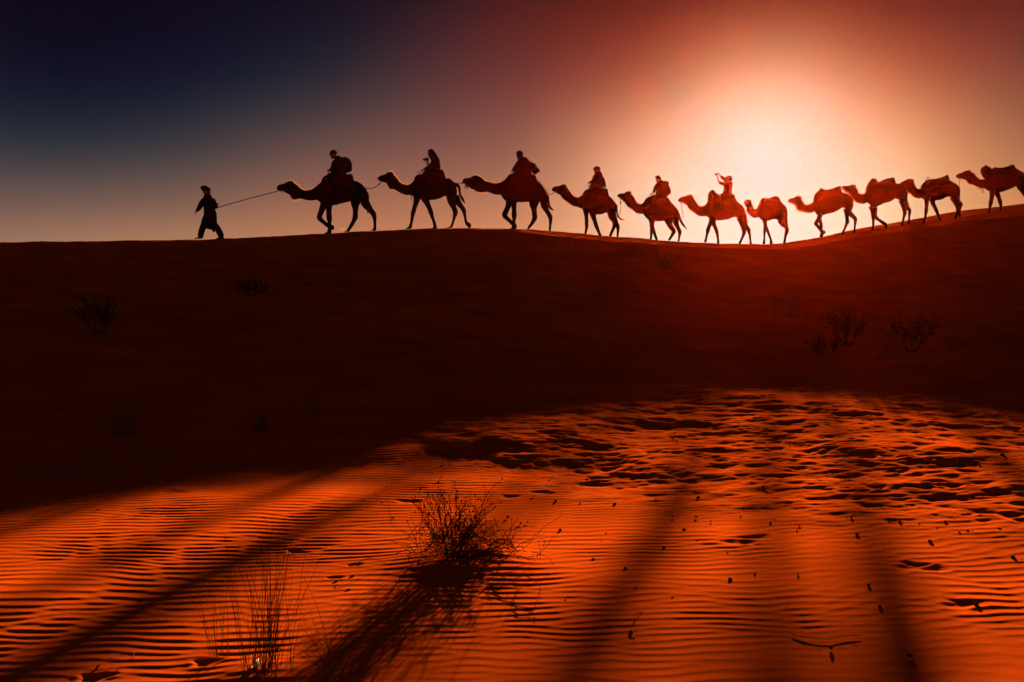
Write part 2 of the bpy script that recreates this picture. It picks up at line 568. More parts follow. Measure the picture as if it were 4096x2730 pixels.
def limb(mb, view, chain, wr=0.9, off=0.0, sub=3, n=12, grow=0.0, off_end=None):
    """tapered limb through (x, y, half width); off may slide from off to off_end"""
    rows = catmull(chain, sub)
    pts, rad = [], []
    for i, (x, y, h) in enumerate(rows):
        o = off if off_end is None else off + (off_end - off) * i / (len(rows) - 1)
        pts.append(view.at(x, y, o))
        rad.append(max(h * view.k + grow, 0.006))
    mb.tube(pts, rad, n, wr)
    return pts

def rope(name, pts, label, base=None, r=0.011, sub=6, cat='rope', group=None, knots=()):
    pts = [Vector(p) for p in catmull([tuple(p) for p in pts], sub)]
    mb = Mesher(pts[0])
    mb.tube(pts, r, 6)
    ob = mb.build(name, 'rope')
    for i in knots:
        kb = Mesher(pts[0])
        c = Vector(i)
        kb.tube([c + Vector((-0.03, 0, -0.035)), c, c + Vector((0.03, 0, 0.035))], [0.018, 0.034, 0.018], 8)
        kb.build('knot', 'rope', ob)
    return tag(ob, label, cat, group)

# ------------------------------------------------------------------ camels
def build_camel(data, label):
    v = View(*data['view'])
    scale = data.get('scale', 1.0)
    x, y = data['legs'][0][1][-1][:2]
    a = v.at(*data['legs'][0][1][-1][:2])
    b = v.at(*data['legs'][-1][1][-1][:2])
    base = (a + b) / 2
    base.z = ground_at(base.x, base.y)
    mb = Mesher(base)
    neck, trunk = data['neck'], data['trunk']
    loft(mb, v, neck[:7], 0.52, 0.13 * scale, wr_end=0.58)
    loft(mb, v, neck[4:], 0.55, 0.24 * scale, wr_end=0.62)
    loft(mb, v, trunk, 0.74, 0.37 * scale, n=20)
    for side, chain in data['legs']:
        limb(mb, v, chain, 0.85, off=side * 0.17 * scale, grow=0.013)
    for side, chain in data.get('feet', []):
        limb(mb, v, chain, 1.5, off=side * 0.17 * scale)
    if data.get('auto_foot'):
        for side, (fx, fy) in data['auto_foot']:
            limb(mb, v, [(fx + 16, fy, 10), (fx - 6, fy - 8, 22), (fx - 36, fy + 2, 12), (fx - 56, fy + 8, 5)], 1.5, off=side * 0.17 * scale)
    limb(mb, v, data['tail'], 0.8, grow=0.010)
    ex, ey = data['ear']
    for s in (-1, 1):
        p = v.at(ex - 14, ey + 24, s * 0.07)
        q = v.at(ex + 10, ey - 6, s * 0.11)
        mb.tube([p, p.lerp(q, 0.5), q], [0.032, 0.03, 0.008], 8, 0.55)
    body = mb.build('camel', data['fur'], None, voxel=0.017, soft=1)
    tag(body, label, 'camel', 'camels of the caravan')
    # eyes
    nx1, ny1, nx2, ny2 = neck[4]
    for s in (-1, 1):
        eb = Mesher(base)
        c = v.at(nx1 * 0.72 + nx2 * 0.28, ny1 * 0.72 + ny2 * 0.28, s * 0.105 * scale)
        eb.tube([c + Vector((0, -0.02, 0)), c, c + Vector((0, 0.02, 0))], [0.012, 0.026, 0.012], 8)
        eb.build('eye', 'black', body)
    # shaggy fringe on the nape and throat
    hb = Mesher(base)
    r = random.Random(data['view'][0])
    rows = catmull(neck[4:], 12)
    up_dir = Vector((0.25, 0, 1)).normalized()
    for x1, y1, x2, y2 in rows:
        for _ in range(6):
            p = v.at(x1, y1 + r.uniform(0, 14), r.uniform(-0.05, 0.05))
            d = Vector((r.uniform(-0.1, 0.7), r.uniform(-0.3, 0.3), r.uniform(0.5, 1.0))).normalized() * r.uniform(0.03, 0.085) * scale
            hb.blade(p, p + d, r.uniform(0.004, 0.009), (1, 0, 0))
    k0 = len(rows) * 5 // 9
    for x1, y1, x2, y2 in rows[:k0]:
        for _ in range(5):
            p = v.at(x2, y2 - r.uniform(0, 14), r.uniform(-0.05, 0.05))
            d = Vector((r.uniform(-0.1, 0.5), r.uniform(-0.3, 0.3), -r.uniform(0.5, 1.0))).normalized() * r.uniform(0.03, 0.075) * scale
            hb.blade(p, p + d, r.uniform(0.004, 0.009), (1, 0, 0))
    hb.build('mane', 'hair', body)['kind'] = 'stuff'
    tb = Mesher(base)
    rows = catmull(data['tail'], 8)
    for x, y, h in rows[len(rows) // 2:]:
        for _ in range(5):
            p = v.at(x + r.uniform(-h, h), y, r.uniform(-0.03, 0.03))
            dx, dy = rows[-1][0] - rows[-6][0], rows[-1][1] - rows[-6][1]
            d = Vector((dx, 0, -dy)).normalized() * r.uniform(0.06, 0.16) + Vector((r.uniform(-0.04, 0.05), r.uniform(-0.03, 0.03), r.uniform(-0.02, 0.04)))
            tb.blade(p, p + d, r.uniform(0.004, 0.008), (0.7, 0, 0.7))
    tb.build('tail_hair', 'hair', body)['kind'] = 'stuff'
    # halter: nose band, cheek strap, neck band
    for idx, name in ((2, 'nose_band'), (5, 'neck_band')):
        x1, y1, x2, y2 = neck[idx]
        p, q = v.at(x1, y1), v.at(x2, y2)
        c, a = (p + q) / 2, (q - p) / 2 * 1.06
        d = Vector((0, min(a.length * 0.56, 0.15) + 0.012, 0))
        sb = Mesher(base)
        sb.tube([c + a * math.cos(t) + d * math.sin(t) for t in np.linspace(0, 2 * math.pi, 19)], 0.011, 6)
        sb.build(name, 'leather', body)
    sb = Mesher(base)
    (ax, ay), (bx, by) = data.get('strap', ((neck[2][2] - 6, neck[2][3] + 8), (neck[4][2], neck[4][3] - 6)))
    sb.tube([v.at(ax, ay), v.at((ax + bx) / 2, (ay + by) / 2 - 4), v.at(bx, by)], 0.011, 6)
    sb.build('chin_strap', 'leather', body)
    return body, v, base

def build_saddle(v, base, data, label, group='saddles on the camels', scale=1.0):
    """blanket draped over the back, padded seat on it, metal grip, girth"""
    root = empty('saddle', v.at(*data['centre']))
    base = root.location.copy()
    bb = Mesher(base)
    x0, x1 = data['blanket']
    rows = [r for r in catmull(data['trunk'], 6) if x0 <= (r[0] + r[2]) / 2 <= x1]
    rings = []
    for a, b, c, d in rows:
        p, q = v.at(a, b - 8), v.at(a * 0.4 + c * 0.6, b * 0.42 + d * 0.58)
        h = (q - p) / 2
        rings.append(((p + q) / 2, h, Vector((0, min((v.at(c, d) - v.at(a, b)).length / 2 * 0.74, 0.37 * scale) + 0.03, 0))))
    bb.rings(rings, 18, 0.15)
    bb.build('blanket', data.get('cloth', 'cloth_red'), root)
    sb = Mesher(base)
    loft(sb, v, data['seat'], 0.5, 0.34 * scale, least=0.05, sub=4)
    sb.build('seat_pad', 'canvas', root, voxel=0.02, soft=2)
    for pts in data.get('grip', []):
        g = Mesher(base)
        g.tube([v.at(px, py, 0) for px, py in pts], data.get('grip_r', 0.016), 6)
        if len(pts) == 2 and abs(pts[0][1] - pts[1][1]) <= 20:
            a = v.at(*pts[0])
            b = v.at(*pts[1])
            g.tube([a + Vector((0, -0.1, 0)), a + Vector((0, 0.1, 0))], 0.016, 6)
        g.build('grip', 'metal', root)
    gx = (x0 * 0.55 + x1 * 0.45)
    row = min(catmull(data['trunk'], 6), key=lambda r: abs((r[0] + r[2]) / 2 - gx))
    p, q = v.at(row[0], row[1]), v.at(row[2], row[3])
    c, a = (p + q) / 2, (q - p) / 2 * 1.02
    d = Vector((0, min(a.length * 0.74, 0.37 * scale) + 0.034, 0))
    g = Mesher(base)
    g.tube([c + a * math.cos(t) + d * math.sin(t) for t in np.linspace(0, 2 * math.pi, 25)], 0.016, 6)
    g.build('girth', 'leather', root)
    return tag(root, label, 'saddle', group)

N, A = -1, 1     # near the viewer / away
CAMELS = []
CAMELS.append(dict(view=(1090, 660, 5.348, 40.0), fur='fur_dark', ear=(425, 352),
  neck=[(88,500,92,530),(110,450,125,560),(150,425,160,560),(230,404,235,560),(310,370,270,590),(365,358,330,615),(430,358,370,640),(470,400,420,715),(530,440,470,738),(590,500,530,735),(680,548,600,725),(760,553,740,760),(850,525,850,765),(930,470,950,755),(1010,395,1010,800)],
  trunk=[(1000,420,1000,790),(1060,350,1065,830),(1150,300,1200,870),(1300,260,1300,872),(1450,240,1450,835),(1600,280,1600,800),(1700,330,1700,780),(1800,352,1800,800),(1900,405,1880,810),(1980,490,1960,820),(2025,560,2020,800),(2042,650,2040,740)],
  legs=[(N,[(1130,830,80),(1085,940,62),(1045,1050,50),(1022,1135,54),(1060,1190,42),(1120,1240,36),(1190,1300,40),(1250,1330,38),(1285,1350,52),(1318,1395,16)]),
        (A,[(1190,850,72),(1190,1000,50),(1195,1080,52),(1200,1150,54),(1206,1230,33),(1206,1300,32),(1205,1380,36),(1195,1445,45)]),
        (N,[(1800,740,120),(1785,860,85),(1790,950,56),(1786,1050,48),(1784,1130,53),(1755,1200,40),(1705,1300,34),(1645,1390,28),(1625,1425,24)]),
        (A,[(1950,780,95),(2020,880,78),(2090,970,55),(2150,1050,52),(2172,1140,36),(2178,1250,24),(2178,1340,27),(2168,1390,36)])],
  feet=[(A,[(1238,1455,16),(1165,1452,24),(1090,1468,8)]),(N,[(1658,1425,18),(1605,1422,18),(1550,1432,6)]),(A,[(2198,1392,12),(2140,1392,16),(2085,1402,5)])],
  tail=[(2030,600,20),(2046,720,18),(2042,850,14),(2032,960,10),(2036,1010,5)]))
CAMELS.append(dict(view=(1490, 660, 5.348, 40.2), fur='fur_tan', ear=(415, 158),
  neck=[(103,300,108,318),(120,265,130,335),(170,235,175,350),(240,210,240,378),(300,190,300,390),(345,160,335,445),(420,160,360,495),(470,235,400,518),(530,300,450,515),(590,380,520,560),(680,425,610,610),(760,435,720,650),(830,400,810,650),(900,320,890,690)],
  trunk=[(890,330,890,690),(960,260,960,720),(1060,220,1060,735),(1200,180,1200,755),(1350,160,1350,745),(1480,220,1460,712),(1570,290,1560,668),(1650,292,1640,720),(1720,350,1720,760),(1770,400,1770,720),(1792,480,1798,650)],
  legs=[(N,[(975,670,85),(937,830,50),(906,930,42),(879,1030,42),(864,1100,33),(850,1200,25),(832,1280,26),(812,1345,34)]),
        (A,[(1110,700,88),(1170,830,53),(1215,930,46),(1246,1020,45),(1268,1100,32),(1296,1180,26),(1322,1260,30),(1332,1335,34)]),
        (N,[(1690,680,105),(1705,810,80),(1745,920,52),(1779,1030,49),(1760,1105,34),(1740,1195,20),(1708,1290,20),(1685,1340,20)]),
        (A,[(1760,680,90),(1830,800,62),(1895,885,46),(1945,960,43),(1962,1030,32),(1976,1110,22),(1994,1200,24),(2015,1248,32),(2060,1285,42),(2076,1338,22)])],
  feet=[(N,[(835,1365,14),(772,1362,20),(710,1374,6)]),(A,[(1372,1352,14),(1312,1352,20),(1250,1362,5)]),(N,[(1705,1352,8),(1650,1346,14),(1582,1360,4)])],
  tail=[(1760,405,26),(1830,450,30),(1860,520,22),(1870,620,18),(1905,700,24),(1945,765,22),(1970,810,10)]))
CAMELS.append(dict(view=(1830, 660, 5.348, 40.4), fur='fur_dark', ear=(440, 234),
  neck=[(95,375,100,395),(118,320,125,405),(150,290,165,412),(260,275,240,475),(330,240,300,518),(400,230,350,522),(455,250,380,548),(520,285,440,578),(590,345,540,592),(680,375,630,578),(780,397,730,612),(870,395,800,637),(940,370,930,645)],
  trunk=[(940,370,940,670),(1020,310,1000,750),(1090,230,1080,790),(1200,200,1200,802),(1350,180,1350,800),(1500,190,1500,797),(1650,230,1650,790),(1700,330,1700,780),(1800,440,1800,780),(1870,540,1870,780),(1918,615,1920,760),(1936,690,1935,740)],
  legs=[(N,[(1120,770,85),(1090,880,57),(1052,970,50),(1010,1075,54),(1040,1135,43),(1100,1190,38),(1160,1250,36),(1205,1290,38),(1240,1318,38)]),
        (A,[(1205,790,60),(1208,900,47),(1212,1000,43),(1212,1080,52),(1212,1160,35),(1208,1230,27),(1215,1300,48),(1212,1345,46)]),
        (N,[(1650,750,115),(1628,870,86),(1637,960,54),(1643,1060,48),(1652,1140,48),(1615,1220,36),(1570,1290,28),(1515,1360,24)]),
        (A,[(1850,740,85),(1868,880,70),(1918,980,46),(1973,1080,46),(1990,1130,42),(1992,1200,32),(1986,1290,20),(1981,1380,21)])],
  feet=[(A,[(1250,1360,10),(1185,1356,20),(1092,1368,5)]),(N,[(1520,1378,10),(1450,1385,4)]),(A,[(2000,1410,7),(1955,1408,10),(1892,1415,4)])],
  tail=[(1930,650,18),(1945,760,18),(1955,860,22),(1992,930,22),(2045,963,12)]))
CAMELS.append(dict(view=(2190, 660, 5.058, 42.8), fur='fur_dark', scale=0.9, ear=(368, 405),
  neck=[(82,505,88,525),(105,460,110,540),(150,437,150,545),(240,425,205,592),(290,402,260,610),(350,405,300,668),(395,460,340,705),(450,540,390,745),(510,620,450,792),(580,660,520,838),(650,652,600,852),(720,590,680,885)],
  trunk=[(710,600,690,880),(760,520,760,950),(860,500,860,985),(960,490,960,1000),(1080,500,1080,1003),(1180,520,1180,970),(1240,620,1240,980),(1300,680,1300,1000),(1350,742,1340,1000),(1385,790,1380,930),(1400,850,1395,900)],
  legs=[(N,[(765,880,62),(775,990,43),(784,1090,33),(787,1200,34),(785,1280,25),(770,1350,18),(760,1395,20)]),
        (A,[(915,960,64),(945,1080,43),(970,1150,37),(988,1220,36),(1012,1280,32),(1042,1350,25),(1070,1410,23),(1096,1432,10)]),
        (N,[(1290,930,92),(1300,1060,70),(1342,1140,45),(1350,1220,38),(1332,1285,30),(1296,1360,23),(1270,1420,24),(1262,1445,22)]),
        (A,[(1335,1000,55),(1372,1110,46),(1402,1180,38),(1430,1245,36),(1434,1310,25),(1428,1400,16),(1425,1455,16)])],
  tail=[(1390,810,18),(1405,930,14),(1420,1020,14),(1440,1068,12),(1480,1100,9),(1518,1114,4)]))
CAMELS.append(dict(view=(2450, 690, 5.406, 43.6), fur='fur_dark', scale=0.92, ear=(320, 414),
  neck=[(97,518,105,530),(120,475,125,545),(180,457,175,562),(260,450,210,612),(310,418,270,658),(390,428,300,692),(405,490,340,752),(440,520,390,772),(490,600,450,822),(530,668,510,882),(610,695,560,892),(680,650,650,902)],
  trunk=[(690,630,670,910),(730,560,740,1000),(850,540,850,1047),(1000,530,1000,1058),(1100,540,1100,1052),(1200,580,1200,1030),(1260,640,1260,1020),(1310,690,1310,1000),(1370,755,1370,990),(1418,820,1410,980),(1443,890,1440,960)],
  legs=[(N,[(830,970,80),(842,1090,51),(845,1180,40),(833,1260,33),(828,1340,22),(822,1410,19),(820,1448,21)]),
        (A,[(850,1130,42),(890,1230,34),(918,1310,28),(945,1390,23),(970,1450,22),(985,1465,8)]),
        (N,[(1200,1000,115),(1220,1130,59),(1270,1215,48),(1312,1280,43),(1285,1350,31),(1250,1410,24),(1210,1470,21)]),
        (A,[(1385,960,72),(1385,1090,58),(1422,1180,40),(1466,1280,41),(1464,1340,28),(1452,1420,17),(1438,1490,17)])],
  tail=[(1435,900,16),(1462,1010,20),(1497,1090,22),(1540,1150,20),(1588,1212,8)]))
CAMELS.append(dict(view=(2700, 680, 5.058, 44.4), fur='fur_tan', ear=(332, 520),
  neck=[(57,632,65,642),(75,590,80,652),(120,555,130,658),(190,535,190,684),(260,510,240,714),(330,518,270,764),(370,580,310,808),(420,660,360,838),(480,735,420,892),(530,750,480,932),(600,728,540,942),(665,650,640,938)],
  trunk=[(660,650,640,940),(720,560,710,1000),(820,540,820,1027),(950,530,950,1020),(1080,520,1080,1000),(1190,560,1180,957),(1250,640,1240,962),(1320,690,1320,990),(1380,750,1380,1000),(1418,840,1412,1000),(1438,930,1432,1010)],
  legs=[(N,[(745,970,58),(703,1090,39),(667,1170,35),(648,1240,37),(633,1310,22),(616,1390,18),(602,1450,25),(600,1465,28)]),
        (A,[(778,980,58),(800,1090,41),(834,1170,34),(861,1245,34),(874,1310,24),(885,1390,18),(890,1440,20),(892,1485,23)]),
        (N,[(1310,960,86),(1345,1090,59),(1368,1180,43),(1383,1260,39),(1365,1325,28),(1340,1390,21),(1310,1450,20),(1290,1492,23)]),
        (A,[(1395,970,58),(1432,1100,46),(1478,1170,38),(1509,1212,37),(1526,1290,23),(1540,1390,17),(1546,1450,18),(1552,1500,26)])],
  tail=[(1425,900,14),(1444,1000,10),(1462,1050,5)]))
CAMELS.append(dict(view=(2960, 760, 6.818, 45.5), fur='fur_tan', scale=0.9, ear=(306, 286), strap=((120,410),(170,470)),
  neck=[(108,345,116,375),(128,300,128,408),(172,270,158,430),(222,262,172,470),(272,285,188,520),(292,340,186,560),(312,400,194,585),(338,460,206,620),(362,525,250,665),(405,550,320,745),(455,528,415,768),(490,460,510,748)],
  trunk=[(490,450,515,745),(560,305,580,810),(610,236,620,852),(700,232,710,857),(800,236,800,832),(880,200,890,807),(960,174,960,802),(1030,200,1020,822),(1060,260,1060,860),(1110,340,1110,880),(1180,392,1180,890),(1245,460,1235,880),(1272,540,1265,820)],
  legs=[(N,[(655,830,64),(658,960,37),(650,1050,31),(646,1150,35),(640,1230,22),(640,1330,18),(636,1420,28),(626,1478,35)]),
        (A,[(700,860,48),(724,980,35),(758,1060,33),(786,1140,36),(822,1240,26),(858,1340,24),(870,1410,32),(870,1472,36)]),
        (N,[(1090,830,100),(1160,940,82),(1236,1020,48),(1262,1100,45),(1250,1180,38),(1228,1245,26),(1205,1320,28),(1195,1390,28),(1182,1450,36)]),
        (A,[(1240,860,42),(1262,1000,32),(1282,1090,26),(1268,1200,28),(1254,1300,20),(1246,1400,25),(1240,1455,30)])],
  tail=[(1272,560,16),(1275,780,14),(1280,960,20),(1292,1005,9)]))
CAMELS.append(dict(view=(3130, 720, 6.272, 47.2), fur='fur_dark', ear=(452, 444),
  neck=[(135,540,140,550),(160,485,165,577),(220,462,240,592),(280,450,290,612),(340,413,335,655),(400,415,345,702),(460,445,380,762),(470,500,430,772),(510,570,480,787),(560,625,560,818),(640,635,660,838),(720,600,740,822),(780,550,810,797)],
  trunk=[(805,510,820,800),(830,360,870,880),(900,290,950,902),(1000,260,1050,882),(1100,260,1140,847),(1250,260,1250,832),(1400,280,1400,762),(1500,322,1500,697),(1580,335,1580,720),(1650,375,1650,760),(1720,430,1720,780),(1756,480,1750,700),(1758,560,1750,630)],
  legs=[(N,[(925,880,58),(880,990,46),(825,1070,43),(814,1112,46),(850,1165,34),(900,1230,32),(950,1295,35),(1000,1320,45),(1030,1350,30)]),
        (A,[(950,900,58),(966,1000,39),(988,1080,36),(998,1150,39),(1003,1220,26),(1002,1290,21),(1010,1370,40),(1000,1430,42)]),
        (N,[(1590,760,95),(1583,880,51),(1588,980,41),(1595,1070,44),(1566,1150,29),(1530,1240,23),(1492,1310,25),(1475,1372,30)]),
        (A,[(1670,780,64),(1745,860,56),(1818,930,49),(1856,985,43),(1856,1060,31),(1846,1150,20),(1838,1230,18),(1830,1285,28)])],
  feet=[(A,[(1845,1295,10),(1800,1310,16),(1765,1325,5)])],
  tail=[(1748,520,16),(1745,585,14),(1760,620,8)]))
CAMELS.append(dict(view=(3350, 690, 6.272, 48.8), fur='fur_dark', ear=(442, 336),
  neck=[(95,385,100,395),(120,350,130,432),(180,338,190,484),(290,335,270,524),(350,313,310,575),(440,330,330,614),(450,390,370,654),(500,450,420,702),(510,520,480,757),(570,550,560,782),(640,555,650,794),(690,525,720,767),(720,440,760,752)],
  trunk=[(725,430,770,770),(780,320,830,820),(880,300,930,882),(1000,290,1030,840),(1150,280,1150,782),(1300,280,1330,737),(1450,290,1440,662),(1540,278,1520,680),(1620,310,1620,740),(1695,390,1690,760),(1736,480,1730,680),(1740,560,1735,630)],
  legs=[(A,[(890,850,75),(920,960,62),(918,1040,44),(928,1140,38),(932,1230,27),(930,1330,23),(918,1420,26),(896,1452,22)]),
        (N,[(900,900,60),(918,1020,44),(903,1095,50),(960,1165,36),(1030,1220,33),(1110,1275,36),(1160,1310,40),(1188,1345,32),(1175,1400,22)]),
        (N,[(1595,720,95),(1612,840,53),(1638,940,42),(1656,1020,45),(1640,1100,30),(1617,1190,22),(1600,1260,21),(1582,1330,26)]),
        (A,[(1690,680,55),(1732,820,56),(1792,890,48),(1840,942,41),(1840,1020,30),(1832,1110,21),(1828,1220,19),(1812,1290,24)])],
  tail=[(1735,540,14),(1735,660,14),(1755,760,12),(1792,828,8)]))
CAMELS.append(dict(view=(3590, 680, 6.532, 50.2), fur='fur_dark', ear=(408, 268),
  neck=[(80,350,85,372),(100,315,110,388),(190,285,170,434),(240,255,215,464),(300,238,240,530),(400,262,270,590),(425,340,330,614),(460,440,390,682),(510,500,460,727),(570,505,540,750),(630,485,620,740)],
  trunk=[(630,470,640,745),(660,380,720,790),(740,310,800,792),(860,290,900,802),(1000,280,1000,802),(1150,272,1150,777),(1300,290,1280,712),(1370,290,1350,702),(1440,322,1440,750),(1530,380,1530,780),(1585,440,1580,780),(1603,520,1600,700)],
  legs=[(N,[(725,760,62),(725,880,49),(720,980,38),(711,1090,44),(700,1170,27),(690,1250,22),(666,1330,22),(642,1400,22)]),
        (A,[(940,770,66),(965,880,51),(1010,970,43),(1053,1060,43),(1080,1130,33),(1110,1190,26),(1142,1270,24),(1168,1320,18)]),
        (N,[(1430,740,95),(1472,870,51),(1508,950,42),(1537,1020,47),(1522,1090,33),(1502,1180,24),(1482,1250,22),(1462,1290,20)]),
        (A,[(1575,720,55),(1610,820,58),(1672,876,48),(1694,890,44),(1684,955,37),(1666,1030,24),(1655,1110,20),(1658,1180,30),(1680,1215,18)])],
  tail=[(1598,490,16),(1588,600,20),(1592,700,18),(1625,768,8)]))
CAMELS.append(dict(view=(3800, 640, 6.818, 51.4), fur='fur_dark', ear=(516, 282),
  neck=[(160,465,170,480),(180,410,190,497),(230,380,245,504),(320,355,330,512),(420,298,405,536),(520,292,455,574),(570,335,510,654),(640,370,580,667),(690,440,640,684),(740,490,720,727),(820,540,800,757),(900,535,900,782),(960,520,980,787)],
  trunk=[(960,470,1000,800),(1000,300,1050,850),(1100,250,1150,852),(1250,240,1250,872),(1400,240,1400,872),(1600,230,1600,817),(1750,240,1750,747),(1830,262,1830,722),(1900,300,1900,840),(1980,345,1980,890),(2060,402,2060,890),(2130,500,2130,850),(2155,600,2150,750)],
  legs=[(N,[(1120,830,80),(1108,950,62),(1088,1070,48),(1065,1190,50),(1048,1290,30),(1036,1370,25),(1022,1440,25)]),
        (A,[(1320,850,70),(1353,970,57),(1388,1060,46),(1411,1150,52),(1428,1230,32),(1422,1310,23),(1416,1372,22)]),
        (N,[(1950,810,105),(1985,930,62),(2030,1020,46),(2060,1100,42),(2055,1200,26),(2040,1290,23)]),
        (A,[(2080,830,84),(2130,970,56),(2180,1060,46),(2190,1160,26),(2182,1260,23)])],
  tail=[(2148,560,18),(2170,700,15),(2176,880,10)]))

CAMEL_LABELS = [
    "leading camel with flat outstretched neck and one folded foreleg, tied to the walking guide",
    "camel with tail swinging clear behind, carrying the hooded rider who holds a camera",
    "camel with tassels under its lowered chin, carrying the rider with the sagging backpack",
    "camel with loose wispy tail ends, carrying the upright turbaned rider on the dune crest",
    "camel carrying the rider who bows his head under a rounded backpack",
    "camel with a round bundle at its shoulders, carrying the rider with raised arms",
    "short camel right under the sun with curved neck, pricked ears and no rider",
    "riderless camel with one folded foreleg, just right of the sun at the slope's foot",
    "riderless camel with tall rounded pack at its shoulders and one foreleg swung back",
    "riderless camel on the slope with a bare T shaped grip on its saddle",
    "last and highest camel at the right edge, ears pricked, carrying a big round pack",
]
camel_bodies = []
for data, label in zip(CAMELS, CAMEL_LABELS):
    camel_bodies.append(build_camel(data, label))

# ------------------------------------------------------------------ people
def hand(mb, wrist, along, down, size=1.0, curl=0.9, spread=1):
    """palm, four bent fingers of different lengths and a thumb from the side of the palm"""
    along = along.normalized()
    side = Vector((0, 1, 0)) * spread
    down = (down - along * down.dot(along)).normalized()
    palm = wrist + along * 0.085 * size
    mb.rings([(wrist, down * 0.020 * size, side * 0.028 * size), (wrist + along * 0.045 * size, down * 0.017 * size, side * 0.041 * size),
              (palm, down * 0.014 * size, side * 0.043 * size)], 10, 0.5)
    for i, ln in enumerate((0.070, 0.078, 0.073, 0.058)):
        p = palm + side * (-0.030 + 0.020 * i) * size - along * 0.01
        pts, d, ang = [p], along.copy(), 0.0
        for seg in (0.45, 0.32, 0.23):
            ang += curl * (0.7 if seg > 0.4 else 0.9)
            d = along * math.cos(ang) + down * math.sin(ang)
            p = p + d * ln * seg * size
            pts.append(p)
        mb.tube(pts, [0.0098 * size, 0.0092 * size, 0.0085 * size, 0.0072 * size], 7)
    t0 = wrist + along * 0.03 * size - side * 0.034 * size
    t1 = t0 + (along * 0.6 - side * 0.6 + down * 0.3).normalized() * 0.038 * size
    t2 = t1 + (along * 0.8 + down * 0.5).normalized() * 0.034 * size
    mb.tube([t0, t1, t2], [0.013 * size, 0.0108 * size, 0.0085 * size], 7)

def head_mesh(mb, v, hd):
    """hd: centre of the face side, height in metres, tilt (positive looks down), facing -x"""
    cx, cy, hgt, tilt = hd
    c = v.at(cx, cy)
    ct, st = math.cos(tilt), math.sin(tilt)
    f = Vector((-ct, 0, -st))            # forward
    u = Vector((-st, 0, ct))             # up
    r = Vector((0, 1, 0))
    h = hgt
    prof = [(-0.50, 0.15, 0.16, 0.17), (-0.38, 0.12, 0.24, 0.25), (-0.22, 0.02, 0.33, 0.29), (-0.02, 0.0, 0.39, 0.32), (0.16, -0.03, 0.42, 0.34),
            (0.32, -0.06, 0.40, 0.33), (0.44, -0.08, 0.28, 0.24), (0.50, -0.09, 0.12, 0.10)]
    mb.rings([(c + u * z * h + f * fo * h, f * hf * h, r * wd * h) for z, fo, hf, wd in prof], 16, 0.2)
    n = c + f * 0.40 * h
    mb.tube([n + u * 0.09 * h, n + u * -0.02 * h + f * 0.045 * h, n - u * 0.09 * h + f * 0.09 * h, n - u * 0.12 * h + f * 0.02 * h], [0.03 * h, 0.05 * h, 0.068 * h, 0.05 * h], 8)
    lip = c + f * 0.36 * h - u * 0.22 * h
    for k in (0, 1):
        mb.tube([lip - r * 0.10 * h - u * 0.05 * k * h, lip + f * 0.035 * h - u * 0.05 * k * h, lip + r * 0.10 * h - u * 0.05 * k * h], [0.02 * h, 0.033 * h, 0.02 * h], 6)
    mb.tube([c + f * 0.30 * h - u * 0.40 * h - r * 0.05 * h, c + f * 0.36 * h - u * 0.40 * h, c + f * 0.30 * h - u * 0.40 * h + r * 0.05 * h], 0.06 * h, 6)
    for s in (-1, 1):
        e = c + r * s * 0.33 * h - f * 0.02 * h
        mb.tube([e + u * 0.10 * h, e + r * s * 0.05 * h, e - u * 0.10 * h], [0.03 * h, 0.055 * h, 0.03 * h], 8, 0.5)
    eyes = [c + f * 0.355 * h + u * 0.03 * h + r * s * 0.14 * h for s in (-1, 1)]
    return c, f, u, eyes

